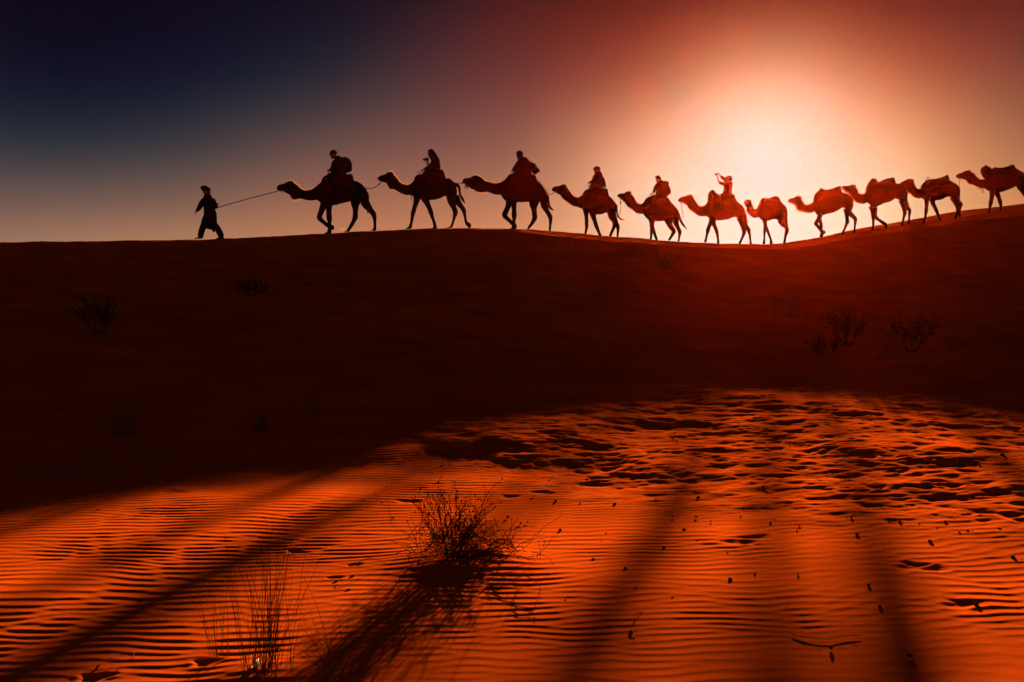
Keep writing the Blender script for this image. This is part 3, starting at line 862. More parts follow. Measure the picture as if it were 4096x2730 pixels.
def build_person(view, p, label, foot_z=None):
    v = View(*view)
    hip = v.at(*p['hip'])
    base = hip.copy()
    if foot_z is not None:
        base.z = foot_z
    mb = Mesher(base)
    c, f, u, eyes = head_mesh(mb, v, p['head'])
    h = p['head'][2]
    neck0 = v.at(*p['neck'])
    mb.tube([c - u * 0.30 * h - f * 0.12 * h, (c - u * 0.5 * h - f * 0.15 * h).lerp(neck0, 0.5), neck0], [0.066, 0.074, 0.10], 12)
    torso = p['torso']
    shrink = []
    for x1, y1, x2, y2 in torso:
        mx, my = (x1 + x2) / 2, (y1 + y2) / 2
        shrink.append((mx + (x1 - mx) * 0.72, my + (y1 - my) * 0.72, mx + (x2 - mx) * 0.72, my + (y2 - my) * 0.72))
    loft(mb, v, shrink, 1.0, 0.17, least=0.10)
    coat = Mesher(base)
    loft(coat, v, torso, 1.15, p.get('wide', 0.235), least=0.13, grow=0.014)
    sh = p.get('shoulder', 0.17)
    for arm in p['arms']:
        s = arm['side']
        o0, o1 = s * sh, s * arm.get('end', 0.12)
        ch = arm['chain']
        n_sleeve = arm.get('sleeve', len(ch))
        pts = limb(mb, v, [(x, y, hw * 0.7) for x, y, hw in ch], 0.95, o0, grow=0.008, off_end=o1)
        limb(coat, v, ch[:n_sleeve], 0.9, o0, grow=0.018, off_end=o0 + (o1 - o0) * (n_sleeve - 1) / (len(ch) - 1))
        d = pts[-1] - pts[-4]
        hand(mb, pts[-1] - d.normalized() * 0.01, d, Vector(arm.get('down', (0, 0, -1))), 1.25, arm.get('curl', 0.9), -s)
    trousers = Mesher(base)
    shoe_list = []
    for leg in p['legs']:
        s = leg['side']
        if 'chain' in leg:
            o = s * 0.09
            limb(mb, v, [(x, y, hw * 0.66) for x, y, hw in leg['chain']], 0.95, o)
            pts = limb(trousers, v, leg['chain'], 0.95, o, grow=0.010)
            limb(mb, v, [(x, y, max(hw * 0.7, 2)) for x, y, hw in leg['foot']], 1.2, o)
            shoe = Mesher(base)
            limb(shoe, v, leg['foot'], 1.35, o)
            shoe_list.append(shoe)
        else:
            w = leg['spread'] * s
            k = [hip + Vector((0, s * 0.10, 0.02)), hip + Vector((-0.22, w * 0.75, -0.06)), hip + Vector((-0.40, w, -0.22)),
                 hip + Vector((-0.37, w * 1.04, -0.46)), hip + Vector((-0.30, w * 1.02, -0.66))]
            mb.tube(k, [0.075, 0.070, 0.055, 0.047, 0.036], 12)
            trousers.tube(k, [0.105, 0.098, 0.075, 0.066, 0.058], 12)
            a = k[-1]
            ft = [a + Vector((0.05, 0, -0.05)), a + Vector((-0.03, 0, -0.06)), a + Vector((-0.12, 0, -0.075)), a + Vector((-0.20, 0, -0.08))]
            mb.tube([a] + ft, [0.036, 0.034, 0.036, 0.034, 0.018], 10)
            shoe = Mesher(base)
            shoe_list.append(shoe)
            shoe.tube(ft, [0.042, 0.046, 0.045, 0.026], 10, 1.1)
    body = mb.build('person', 'skin', None, voxel=0.0095, soft=1)
    tag(body, label, 'person')
    coat.build(p.get('coat_name', 'jacket'), p.get('coat', 'cloth_dark'), body, voxel=0.014, soft=2)
    trousers.build('trousers', p.get('trousers', 'cloth_dark'), body, voxel=0.014, soft=2)
    for shoe in shoe_list:
        shoe.build('shoe', 'leather', body, voxel=0.011, soft=1)
    for e in eyes:
        eb = Mesher(base)
        eb.tube([e + f * -0.012, e, e + f * 0.012], [0.006, 0.012, 0.005], 8)
        eb.build('eye', 'black', body)
    for name, mat, kind, rows in p['wear']:
        w = Mesher(base)
        for r in rows:
            if kind == 'loft':
                loft(w, v, r, 0.92, 0.19, least=0.02, grow=0.014)
            else:
                limb(w, v, r, p.get('wear_wr', 1.2), grow=0.014)
        w.build(name, mat, body, voxel=0.012, soft=1)
    return body, v, base

V_GUIDE = (760, 730, 6.533, 39.6)
gv = View(*V_GUIDE)
gfoot = ground_at(*gv.at(480, 1480).xy)
guide, _, _ = build_person(V_GUIDE, dict(
    hip=(480, 900), head=(430, 240, 0.28, 0.12), neck=(455, 350), coat_name='robe',
    torso=[(385,335,540,330),(364,420,590,420),(365,500,618,500),(367,620,632,620),(370,720,645,705),(374,830,682,800),(350,900,692,900),(316,985,696,970),(288,1090,702,1080),(286,1160,722,1150),(360,1190,660,1205),(470,1222,610,1230)],
    arms=[dict(side=-1, end=0.16, sleeve=6, chain=[(440,440,58),(370,520,62),(310,610,60),(270,690,46),(230,735,36),(205,765,28)], down=(0.5,0,-1)),
          dict(side=1, end=-0.02, sleeve=5, chain=[(560,440,50),(630,560,38),(655,650,34),(685,635,32),(700,610,30),(712,590,26)], curl=1.3, down=(0.6,0,-0.6))],
    legs=[dict(side=-1, chain=[(430,1060,95),(355,1190,80),(320,1290,76),(302,1370,72),(292,1425,70)], foot=[(352,1462,16),(290,1455,26),(210,1462,22),(130,1478,8)]),
          dict(side=1, chain=[(560,1060,95),(690,1190,78),(745,1290,78),(785,1370,74),(800,1425,68)], foot=[(872,1455,14),(800,1450,28),(720,1462,20),(645,1480,7)])],
    wear=[('turban', 'cloth_sand', 'limb', [[(288,165,18),(310,155,46),(352,150,56),(420,160,58),(480,185,44),(530,192,22)], [(330,205,24),(420,215,34),(500,215,24)], [(480,190,30),(505,240,20),(505,300,14)]]),
          ('scarf', 'cloth_sand', 'loft', [[(375,335,510,300),(366,375,540,350),(372,420,540,400)]]),
          ('robe_tail', 'cloth_dark', 'limb', [[(600,1190,40),(615,1250,34),(630,1300,14)]])],
), "turbaned person in a long robe walking ahead of the camels, pulling the rope", foot_z=gfoot)

SEAT = dict(side=-1, spread=0.43), dict(side=1, spread=0.43)
V1 = (1250, 580, 9.8, 40.0)
build_person(V1, dict(
    hip=(1060, 1110), head=(825, 395, 0.30, 0.22), neck=(960, 570),
    torso=[(900,560,1090,480),(860,650,1260,560),(800,770,1285,740),(800,920,1295,930),(850,1060,1305,1050),(850,1150,1320,1130)],
    arms=[dict(side=-1, end=0.10, sleeve=5, chain=[(1010,620,85),(900,760,112),(840,870,86),(770,960,52),(720,975,42),(690,980,34)], curl=1.3),
          dict(side=1, end=0.06, sleeve=5, chain=[(1010,620,85),(920,780,90),(850,890,72),(770,985,46),(720,990,40),(690,990,34)], curl=1.3)],
    legs=SEAT,
    wear=[('collar', 'cloth_dark', 'loft', [[(880,500,1010,420),(870,560,1080,470),(860,640,1140,520)]]), ('cap', 'cloth_sand', 'loft', [[(690,352,955,345),(688,300,950,285),(722,235,910,235),(780,205,850,208)]]), ('cap_brim', 'cloth_sand', 'limb', [[(760,345,14),(700,355,16),(650,366,9)]])],
), "person in a peaked cap with a big backpack riding the leading camel")
V2 = (1640, 580, 9.8, 40.2)
build_person(V2, dict(
    hip=(980, 960), head=(825, 360, 0.28, 0.10), neck=(920, 520), coat='cloth_red',
    torso=[(800,560,1110,500),(835,620,1145,590),(822,700,1165,700),(800,790,1180,800),(780,890,1180,885),(780,970,1160,965)],
    arms=[dict(side=-1, end=0.10, sleeve=5, chain=[(960,640,75),(860,800,72),(760,890,58),(660,935,46),(580,970,36),(530,985,30)], curl=1.2),
          dict(side=1, end=0.08, sleeve=4, chain=[(960,640,70),(850,790,60),(770,840,46),(715,770,38),(680,690,32),(668,650,28)], curl=1.2, down=(-1,0,0))],
    legs=SEAT,
    wear=[('head_scarf', 'cloth_dark', 'loft', [[(765,180,865,172),(712,215,915,215),(720,300,975,300),(735,400,1040,390),(775,490,1062,450),(800,560,1100,520),(840,605,1140,580)]])],
), "person with a long head scarf holding a camera up in front, riding the second camel")
V3 = (2000, 580, 9.8, 40.4)
build_person(V3, dict(
    hip=(900, 1120), head=(770, 400, 0.30, 0.10), neck=(850, 540),
    torso=[(720,590,1020,490),(645,690,1150,650),(612,800,1180,780),(592,900,1200,890),(572,1000,1210,990),(562,1100,1220,1090),(600,1180,1200,1180)],
    arms=[dict(side=-1, end=0.10, sleeve=5, chain=[(760,700,80),(650,830,66),(590,910,52),(540,955,44),(510,970,38),(500,975,32)], curl=1.3),
          dict(side=1, end=0.08, sleeve=5, chain=[(760,700,80),(660,840,60),(600,930,48),(560,980,42),(530,990,36),(515,995,30)], curl=1.3)],
    legs=SEAT,
    wear=[('hood', 'cloth_blue', 'loft', [[(695,240,825,238),(655,285,875,292),(648,370,895,375),(665,470,900,455),(705,560,920,520),(700,610,980,540)]])],
), "hooded person hunched forward with a sagging backpack behind, riding the third camel")
V4 = (2190, 660, 5.058, 42.8)
build_person(V4, dict(
    hip=(1020, 470), head=(1000, 122, 0.265, 0.08), neck=(1020, 185), coat_name='robe', wide=0.21,
    torso=[(955,195,1085,170),(918,235,1104,220),(912,290,1118,275),(912,340,1128,335),(884,400,1130,400),(856,445,1122,450),(850,490,1122,500)],
    arms=[dict(side=-1, end=0.10, sleeve=4, chain=[(985,240,36),(940,310,30),(900,345,23),(870,350,20),(856,352,17)], curl=1.4),
          dict(side=1, end=0.08, sleeve=4, chain=[(985,240,36),(950,310,28),(910,350,22),(880,360,19),(865,362,16)], curl=1.4)],
    legs=SEAT,
    wear=[('turban', 'cloth_sand', 'loft', [[(958,40,1038,38),(934,72,1060,65),(932,100,1066,95),(944,128,1060,122)]]), ('scarf', 'cloth_sand', 'loft', [[(948,165,1062,130),(955,190,1092,165),(945,215,1104,205)]])],
), "upright turbaned person holding one arm forward, riding the fourth camel")
V5 = (2450, 690, 5.406, 43.6)
build_person(V5, dict(
    hip=(1060, 510), head=(990, 155, 0.265, 0.40), neck=(1035, 215),
    torso=[(985,230,1110,190),(942,250,1150,205),(922,300,1180,260),(928,350,1190,350),(948,400,1190,450),(934,470,1180,520),(925,510,1170,550)],
    arms=[dict(side=-1, end=0.10, sleeve=4, chain=[(985,270,42),(920,350,34),(906,395,27),(890,432,15),(872,446,12),(862,452,11)], curl=1.4),
          dict(side=1, end=0.08, sleeve=4, chain=[(985,270,40),(930,350,32),(912,400,25),(895,438,15),(876,450,12),(866,455,11)], curl=1.4)],
    legs=SEAT,
    wear=[('head_cloth', 'cloth_sand', 'loft', [[(932,90,1002,72),(926,118,1030,102),(945,140,1046,130),(975,160,1050,150)]]), ('scarf', 'cloth_sand', 'loft', [[(985,190,1060,165),(972,220,1090,190),(962,242,1110,215)]])],
), "person with bowed head and head cloth, reins in hand, riding the fifth camel")
V6 = (2700, 680, 5.058, 44.4)
build_person(V6, dict(
    hip=(1060, 490), head=(1085, 188, 0.25, -0.12), neck=(1098, 250), coat_name='shirt', coat='cloth_sand', wide=0.2,
    torso=[(1055,255,1150,248),(1005,270,1162,282),(988,320,1158,330),(986,400,1146,400),(972,460,1146,470),(965,505,1152,505)],
    arms=[dict(side=-1, end=0.05, sleeve=3, chain=[(1050,290,34),(965,292,28),(885,262,22),(862,210,16),(852,150,14),(850,128,12)], curl=1.0, down=(-1,0,0)),
          dict(side=1, end=0.03, sleeve=3, chain=[(1090,255,30),(1010,185,28),(940,130,19),(908,95,15),(895,82,13)], curl=1.0, down=(-0.3,0,-1))],
    legs=SEAT,
    wear=[('hat', 'cloth_sand', 'loft', [[(1040,138,1128,125),(1022,160,1152,160),(1040,185,1156,190),(1090,215,1142,222)]])],
), "person with both arms raised taking a picture, riding the camel with the round bundle")

# ------------------------------------------------------------------ saddles, bags, packs, cameras
def sub(data, extra):
    d = dict(data)
    d.update(extra)
    return d

def shift_pts(rows, vo, vt):
    """re-express crop points of one view in another"""
    out = []
    for r in rows:
        q = []
        for i in range(0, len(r), 2):
            a, b = vo.px(r[i], r[i + 1])
            q += [(a - vt.ox) * vt.s, (b - vt.oy) * vt.s]
        out.append(tuple(q))
    return out

def saddle_for(i, rv, seat, grips, blanket, label, cloth='cloth_red'):
    data = CAMELS[i]
    cv = View(*data['view'])
    rvv = View(*rv)
    seat2 = shift_pts(seat, rvv, cv)
    grips2 = [shift_pts(g, rvv, cv) for g in grips]
    mid = seat2[len(seat2) // 2]
    build_saddle(cv, None, dict(centre=((mid[0] + mid[2]) / 2, (mid[1] + mid[3]) / 2), blanket=blanket, trunk=data['trunk'], seat=seat2, grip=grips2, cloth=cloth),
                 label, scale=data.get('scale', 1.0))

saddle_for(0, V1, [(330,1440,340,1480),(420,1262,440,1560),(560,1182,570,1620),(850,1166,860,1640),(1200,1150,1210,1640),(1450,1142,1460,1620),(1560,1165,1575,1570),(1612,1350,1620,1500)],
           [[(655,1010),(590,1180)],[(680,1010),(750,1120)],[(620,1118),(720,1108)]], (1090, 1720), "padded saddle with an A shaped metal grip under the capped rider")
saddle_for(1, V2, [(175,1260,180,1420),(240,1205,250,1480),(340,1150,350,1500),(560,1130,560,1520),(640,1050,650,1540),(740,990,750,1560),(1150,968,1150,1560),(1265,972,1280,1540),(1335,1090,1345,1480),(1400,1300,1410,1420)],
           [[(470,1020),(430,1105)],[(520,1025),(560,1105)],[(288,1066),(400,1106)]], (910, 1560), "high saddle with bedding rolls under the scarfed rider holding a camera")
saddle_for(2, V3, [(310,1280,320,1400),(330,1195,340,1450),(400,1145,410,1500),(560,1110,560,1540),(900,1120,900,1560),(1300,1160,1300,1540),(1400,1220,1400,1480),(1440,1370,1450,1440)],
           [[(520,1000),(500,1110)],[(545,1010),(560,1120)]], (1060, 1690), "dark saddle and blanket under the hooded hunched rider", 'cloth_dark')
saddle_for(3, V4, [(718,580,722,640),(740,530,745,690),(800,508,800,710),(860,468,860,720),(1000,462,1000,730),(1150,474,1150,730),(1205,480,1205,710),(1230,560,1232,680)],
           [[(875,380),(850,440)],[(880,385),(905,440)],[(812,448),(850,452)]], (760, 1230), "saddle with rounded front roll under the upright turbaned rider")
saddle_for(4, V5, [(708,610,712,690),(732,562,736,740),(790,540,790,760),(850,500,850,770),(1000,480,1000,780),(1180,540,1180,770),(1216,570,1218,740),(1234,620,1236,700)],
           [[(840,450),(790,535)],[(860,470),(905,510)],[(815,474),(850,456)]], (730, 1240), "saddle with crossed metal grips under the rider with bowed head", 'cloth_blue')
saddle_for(5, V6, [(860,545,862,640),(900,530,900,700),(965,508,965,720),(1060,500,1060,730),(1150,498,1150,720),(1200,505,1200,700),(1225,590,1228,690),(1245,635,1248,680)],
           [[(1165,520),(1208,484)]], (720, 1240), "saddle under the rider with raised arms, behind the round bundle", 'cloth_sand')
V7, V8, V9, V10, V11 = (CAMELS[k]['view'] for k in (6, 7, 8, 9, 10))
saddle_for(6, V7, [(560,300,570,420),(615,232,620,480),(700,228,705,520),(800,232,805,540),(880,192,885,560),(960,166,965,570),(1030,192,1035,560),(1070,270,1075,500),(1110,345,1112,450)],
           [], (560, 1100), "pale saddle pad bulging up behind on the short camel under the sun", 'cloth_sand')
saddle_for(7, V8, [(832,350,836,480),(880,300,890,540),(960,208,965,560),(1010,232,1015,580),(1080,246,1085,590),(1180,238,1185,590),(1320,188,1325,580),(1430,150,1435,560),(1455,165,1460,520),(1484,320,1486,470)],
           [[(985,205),(940,206)],[(1010,225),(1060,245)]], (830, 1500), "saddle with peaked front and wedge shaped back on the camel kicking dust")
saddle_for(8, V9, [(1000,250,1005,400),(1055,238,1060,440),(1150,186,1155,460),(1250,152,1255,460),(1350,134,1355,460),(1405,127,1410,450),(1430,170,1435,420),(1462,285,1464,380)],
           [], (760, 1460), "wedge shaped saddle pad behind the tall rounded pack", 'cloth_dark')
saddle_for(9, V10, [(664,375,668,470),(745,275,750,500),(870,243,875,540),(1000,230,1005,560),(1085,210,1090,560),(1115,213,1120,560),(1200,172,1205,540),(1285,133,1290,520),(1318,138,1322,490),(1352,282,1354,430)],
           [[(745,211),(830,191)],[(780,203),(757,268)],[(805,200),(840,242)]], (660, 1360), "saddle with a bare T shaped grip and a high wedge at its back", 'cloth_dark')
saddle_for(10, V11, [(1180,228,1182,420),(1235,194,1238,460),(1290,214,1292,490),(1400,213,1402,520),(1530,188,1532,520),(1620,150,1622,510),(1708,124,1712,490),(1752,165,1756,450),(1792,238,1794,380)],
           [], (1120, 1790), "long saddle pad with raised back end on the last camel", 'cloth_dark')

def bag(name, view, rows, label, cat, mat='pack', half=0.17, parts=(), straps=(), sub_n=3, wr=0.9):
    v = View(*view)
    mid = rows[len(rows) // 2]
    base = v.at((mid[0] + mid[2]) / 2, (mid[1] + mid[3]) / 2)
    mb = Mesher(base)
    loft(mb, v, rows, wr, half, least=0.05, sub=sub_n)
    ob = mb.build(name, mat, None, voxel=0.016, soft=2)
    tag(ob, label, cat)
    for pname, pts, r in straps:
        sb = Mesher(base)
        sb.tube([v.at(*p[:2], off=(p[2] if len(p) > 2 else 0)) for p in pts], r, 6)
        sb.build(pname, 'leather', ob)
    for pname, prow, ph in parts:
        pb = Mesher(base)
        loft(pb, v, prow, 0.8, ph, least=0.03)
        pb.build(pname, mat, ob, voxel=0.014, soft=1)
    return ob

bag('backpack', V1, [(1215,500,1300,480),(1195,560,1430,540),(1190,650,1510,650),(1190,760,1545,755),(1190,880,1555,880),(1190,985,1548,990),(1210,1055,1490,1060),(1270,1095,1380,1100)],
    "tall rounded backpack on the back of the capped rider", 'backpack', half=0.18,
    straps=[('grab_loop', [(1215,495),(1225,455),(1260,447),(1285,480)], 0.012), ('shoulder_strap', [(1230,520,-0.12),(1100,500,-0.14),(980,620,-0.19),(1000,820,-0.2),(1210,960,-0.16)], 0.016),
            ('shoulder_strap', [(1230,520,0.12),(1100,500,0.14),(980,620,0.19),(1000,820,0.2),(1210,960,0.16)], 0.016)])
bag('backpack', V3, [(1165,690,1290,705),(1160,760,1400,750),(1165,860,1440,862),(1180,950,1540,945),(1200,1020,1555,1030),(1260,1090,1480,1085),(1290,1150,1462,1140)],
    "sagging backpack with drooping bottom flap behind the hooded rider", 'backpack', half=0.17,
    parts=[('bottom_flap', [(1470,960,1545,945),(1490,1030,1558,1040),(1520,1080,1552,1090),(1530,1105,1545,1108)], 0.10)],
    straps=[('grab_loop', [(1160,690),(1175,655),(1215,645),(1240,670),(1250,705)], 0.012), ('shoulder_strap', [(1180,720,-0.12),(1060,600,-0.17),(900,620,-0.2),(900,850,-0.2),(1170,980,-0.15)], 0.016)])
bag('shoulder_bag', V4, [(1105,248,1138,252),(1108,300,1160,305),(1110,350,1174,358),(1116,400,1186,405),(1128,435,1182,440),(1148,464,1166,468)],
    "slim bag hanging down the back of the upright turbaned rider", 'bag', half=0.13,
    straps=[('shoulder_strap', [(1120,255,-0.05),(1040,215,-0.17),(930,300,-0.2),(1000,420,-0.2)], 0.014)])
bag('backpack', V5, [(1092,186,1200,205),(1098,220,1228,235),(1100,262,1206,264),(1100,310,1238,322),(1100,395,1262,400),(1100,462,1256,465),(1112,505,1195,508)],
    "rounded backpack with overhanging lid behind the rider with bowed head", 'backpack', half=0.18,
    parts=[('lid', [(1095,190,1195,196),(1096,215,1226,228),(1100,250,1222,252)], 0.17)],
    straps=[('shoulder_strap', [(1110,200,-0.1),(1040,215,-0.18),(950,290,-0.2),(1000,420,-0.2),(1100,450,-0.15)], 0.016)])
bag('bundle', V6, [(720,420,790,412),(678,470,828,465),(664,530,870,520),(660,590,895,560),(666,650,890,640),(690,700,880,700)],
    "round tied bundle on the camel's shoulders in front of the rider with raised arms", 'bundle', 'canvas', 0.26,
    parts=[('soft_roll', [(800,480,850,475),(800,520,893,510),(800,580,900,560),(810,640,890,630)], 0.2)],
    straps=[('tie_rope', [(664,560,-0.2),(760,480,-0.27),(890,560,-0.2)], 0.012)])
bag('pack', V9, [(850,165,935,157),(795,240,985,190),(742,330,1010,260),(724,400,1030,380),(740,470,1040,470),(780,540,1030,540)],
    "tall rounded pack on the shoulders of the camel with swung foreleg", 'pack', 'canvas', 0.3,
    straps=[('tie_rope', [(735,350,-0.25),(860,300,-0.32),(1015,330,-0.25)], 0.012)])
bag('pack', V11, [(930,172,1010,162),(862,215,1085,207),(842,275,1120,270),(850,350,1135,350),(878,420,1135,420),(908,478,1130,480),(945,515,1110,520)],
    "big round pack with a ring on top on the last camel's shoulders", 'pack', 'canvas', 0.3,
    straps=[('carry_ring', [(955,168),(948,145),(972,127),(996,145),(988,168)], 0.012), ('tie_rope', [(845,300,-0.25),(980,250,-0.32),(1130,300,-0.25)], 0.012)])

def camera_thing(view, c, sx, sz, lens_dir, label, name, cat, ang=0.0):
    v = View(*view)
    p = v.at(*c)
    root = empty(name, p)
    b = Mesher(p)
    b.tube([p + Vector((0, -0.07, 0)), p + Vector((0, -0.066, 0)), p + Vector((0, 0.066, 0)), p + Vector((0, 0.07, 0))], [sz * 0.8, sz, sz, sz * 0.8], 12, 1.0)
    b.build('camera_body', 'black', root)
    l = Mesher(p)
    d = Vector(lens_dir).normalized()
    l.tube([p + d * sx * 0.4, p + d * sx * 0.8, p + d * sx * 1.0, p + d * sx * 1.55], [sz * 0.62, sz * 0.66, sz * 0.72, sz * 0.76], 14)
    l.build('lens', 'black', root)
    return tag(root, label, cat)

cam2 = camera_thing(V2, (672, 570), 0.10, 0.068, (-1, 0, -0.08), "black camera with thick lens held up by the scarfed rider", 'camera', 'camera')
v2 = View(*V2)
sb = Mesher(cam2.location)
sb.tube([v2.at(600, 640, -0.05), v2.at(640, 760, -0.08), v2.at(662, 870, -0.06), v2.at(700, 830, 0.02), v2.at(735, 720, 0.0), v2.at(720, 640, 0.04)], 0.013, 6)
sb.build('camera_strap', 'leather', cam2)
camera_thing(V6, (842, 92), 0.05, 0.045, (-1, 0, 0.1), "small camera between the raised hands of the rider left of the sun", 'camera', 'camera')

# ------------------------------------------------------------------ ropes
def chain_pts(view, pts):
    v = View(*view)
    return [v.at(*p) for p in pts]

def src(px, py, d):
    return Vector(((px - HX) / F * d, d, (HY - py) / F * d))

rope('lead_rope', [src(872, 831, 39.6), src(950, 808, 39.7), src(1030, 786.5, 39.8), src(1112, 765.5, 40)], "taut rope from the walking guide's hand to the leading camel's mouth", r=0.016)
rope('tether_rope', [src(1440, 745, 39.9), src(1462, 753, 39.9), src(1483, 755, 40), src(1502, 749, 40), src(1517, 737.5, 40.1), src(1521, 727, 40.2)],
     "slack rope from the leading camel's rump to the second camel", r=0.015, group=None, knots=[src(1517, 737.5, 40.1)])
rope('tether_rope', [src(1812, 732, 40.2), src(1832, 733.8, 40.3), src(1851, 735.5, 40.4)], "short straight rope between the second camel and the tasselled one", r=0.015)
rope('tether_rope', [src(2130, 708, 40.2), src(2146, 720, 40.1), src(2160, 732, 40.1), src(2176, 752, 40.1), src(2189, 769, 40.4), src(2201, 778, 41), src(2212, 775, 42), src(2218, 768, 42.7)],
     "rope running down the tasselled camel's back and sagging to the next camel", r=0.015)
rope('tether_rope', [src(2479.6, 791, 43.5), src(2482, 812, 43.4), src(2483, 838, 43.2), src(2479.5, 858, 43), src(2472, 867, 42.9), src(2465, 866, 42.7), src(2460, 857, 42.6), src(2457, 846, 42.6)],
     "long hanging rope loop behind the upright turbaned rider's camel", r=0.011, knots=[src(2482, 812, 43.4)])
rope('tether_rope', [src(2721.7, 809, 44.1), src(2726, 828, 44), src(2729.6, 848, 43.9), src(2732.5, 864, 43.8), src(2730, 873, 43.7), src(2725, 877, 43.6), src(2718, 874, 43.5)],
     "twisted rope hanging behind the camel of the rider with bowed head", r=0.015)
rope('tether_rope', [src(2984, 829, 45.4), src(2985.5, 850, 45.2), src(2987, 868, 45.0), src(2983, 873, 44.9)], "thin rope dangling from the short camel under the sun", r=0.007)
rope('tether_rope', [src(3142, 823, 45.5), src(3150, 818.5, 46.4), src(3158, 812, 47.2)], "thin rope from the short camel's rump to the dusty camel's mouth", r=0.006)
rope('tether_rope', [src(3374, 760, 48.8), src(3386, 774, 48.0), src(3404, 788, 47.2)], "short rope under the chin of the camel with the tall pack", r=0.008)
rope('tether_rope', [src(3612, 741, 50.2), src(3618, 748, 49.5), src(3627, 758, 48.8)], "short rope under the chin of the camel with the T shaped grip", r=0.007)
rope('tether_rope', [src(3838.5, 716, 51.4), src(3838, 735, 50.9), src(3837, 757, 50.3)], "straight rope hanging from the last camel's mouth", r=0.015)
v11 = View(*V11)
rope('looped_rope', [v11.at(770, 750), v11.at(778, 785), v11.at(805, 802), v11.at(815, 775), v11.at(850, 782), v11.at(858, 840), v11.at(880, 884), v11.at(905, 886), v11.at(918, 862), v11.at(905, 820), v11.at(872, 780)],
     "rope loops dangling under the last camel's neck", r=0.015)
v3 = View(1830, 660, 5.348, 40.4)
rope('tassel', [v3.at(165, 425), v3.at(185, 440), v3.at(160, 470), v3.at(152, 498)], "front tassel hanging under the chin of the camel with lowered head", r=0.022, cat='tassel')
rope('tassel', [v3.at(190, 438), v3.at(205, 460), v3.at(212, 485), v3.at(200, 512)], "rear tassel hanging under the chin of the camel with lowered head", r=0.022, cat='tassel')
v2c = View(1490, 660, 5.348, 40.2)
rope('tassel', [v2c.at(825, 640, -0.15), v2c.at(842, 690, -0.17), v2c.at(848, 730, -0.17), v2c.at(845, 768, -0.17)], "tassel hanging at the chest of the second camel", r=0.014, cat='tassel')

# ------------------------------------------------------------------ plants
def tri_tube(mb, pts, r0, r1, n=3):
    pts = [Vector(p) for p in pts]
    mb.tube(pts, [r0 + (r1 - r0) * i / (len(pts) - 1) for i in range(len(pts))], n)

def bent(p, d, length, segs, wob, droop, r):
    """points of a stem that starts along d, wobbles and droops"""
    pts, p, d = [p.copy()], p.copy(), d.normalized()
    for i in range(segs):
        d = (d + Vector((r.uniform(-wob, wob), r.uniform(-wob, wob), r.uniform(-wob, wob) - droop))).normalized()
        p = p + d * length / segs
        pts.append(p)
    return pts, d

def bud(mb, p, s):
    mb.tube([p - Vector((0, 0, s)), p, p + Vector((0, 0, s))], [s * 0.4, s, s * 0.3], 5)

def twigs(mb, pts, r, depth, length, rad, buds=0.003):
    """side twigs with seed heads along a stem"""
    n = len(pts)
    for i in range(max(1, n // 3), n):
        for _ in range(2 if depth else 1):
            if r.random() < 0.30:
                continue
            base_d = (pts[i] - pts[i - 1]).normalized()
            d = (base_d + Vector((r.uniform(-0.9, 0.9), r.uniform(-0.9, 0.9), r.uniform(-0.3, 0.7)))).normalized()
            q, _d = bent(pts[i], d, length * r.uniform(0.5, 1.2), 3, 0.25, 0.0, r)
            tri_tube(mb, q, rad, rad * 0.6)
            if depth:
                twigs(mb, q, r, depth - 1, length * 0.55, rad * 0.75, buds)
            if buds and r.random() < 0.75:
                bud(mb, q[-1], buds * r.uniform(0.7, 1.4))

def tangle(root, p, n, w, h, rad, seed):
    r = random.Random(seed)
    for k in range(n):
        mb = Mesher(p)
        for _ in range(9):
            s = p + Vector((r.gauss(0.08, w * 0.45), r.gauss(0, w * 0.3), r.uniform(0, h * 0.55)))
            pts, _d = bent(s, Vector((r.uniform(-1, 1), r.uniform(-1, 1), r.uniform(-0.1, 0.8))), r.uniform(0.12, 0.3), 5, 0.35, 0.02, r)
            tri_tube(mb, pts, rad, rad * 0.5)
            if r.random() < 0.5:
                bud(mb, pts[-1], rad * 1.4)
        b = mb.build('tangled_twigs', 'twig', root, smooth=False)
        b['kind'] = 'stuff'

def shrub(px, py, stems, height, spread, label, name='shrub', seed=1, mat='twig', rad=0.0035, depth=1, lean=0.0, twig=0.1, buds=0.004, cat='shrub', wob=0.12, extra=(), lift=0.0, dense=0):
    r = random.Random(seed)
    p = hit(px, py)
    p.z += lift
    root = empty(name, p)
    if dense:
        tangle(root, p, dense, 0.5, 0.34, rad * 0.62, seed)
    for k in range(stems):
        a = (k + 0.5) / stems * 2 - 1
        d = Vector((a * spread + lean + r.uniform(-0.1, 0.1), r.uniform(-spread, spread) * 0.8, 1.0))
        s = p + Vector((a * 0.05 * height / 0.45, r.uniform(-0.05, 0.05), -0.02))
        mb = Mesher(p)
        pts, dd = bent(s, d, height * r.uniform(0.6, 1.1), 8, wob, 0.0, r)
        tri_tube(mb, pts, rad, rad * 0.5, 5)
        twigs(mb, pts, r, depth, twig, rad * 0.55, buds)
        if buds:
            bud(mb, pts[-1], buds * 1.2)
        mb.build('branch', mat, root, smooth=False)
    for d0, ln, seg, w, dr in extra:
        mb = Mesher(p)
        pts, dd = bent(p + Vector((r.uniform(-0.04, 0.04), r.uniform(-0.04, 0.04), 0.0)), Vector(d0), ln, seg, w, dr, r)
        tri_tube(mb, pts, rad * 0.8, rad * 0.4, 4)
        twigs(mb, pts, r, 1, twig * 0.8, rad * 0.5, buds)
        mb.build('branch', mat, root, smooth=False)
    return tag(root, label, cat)

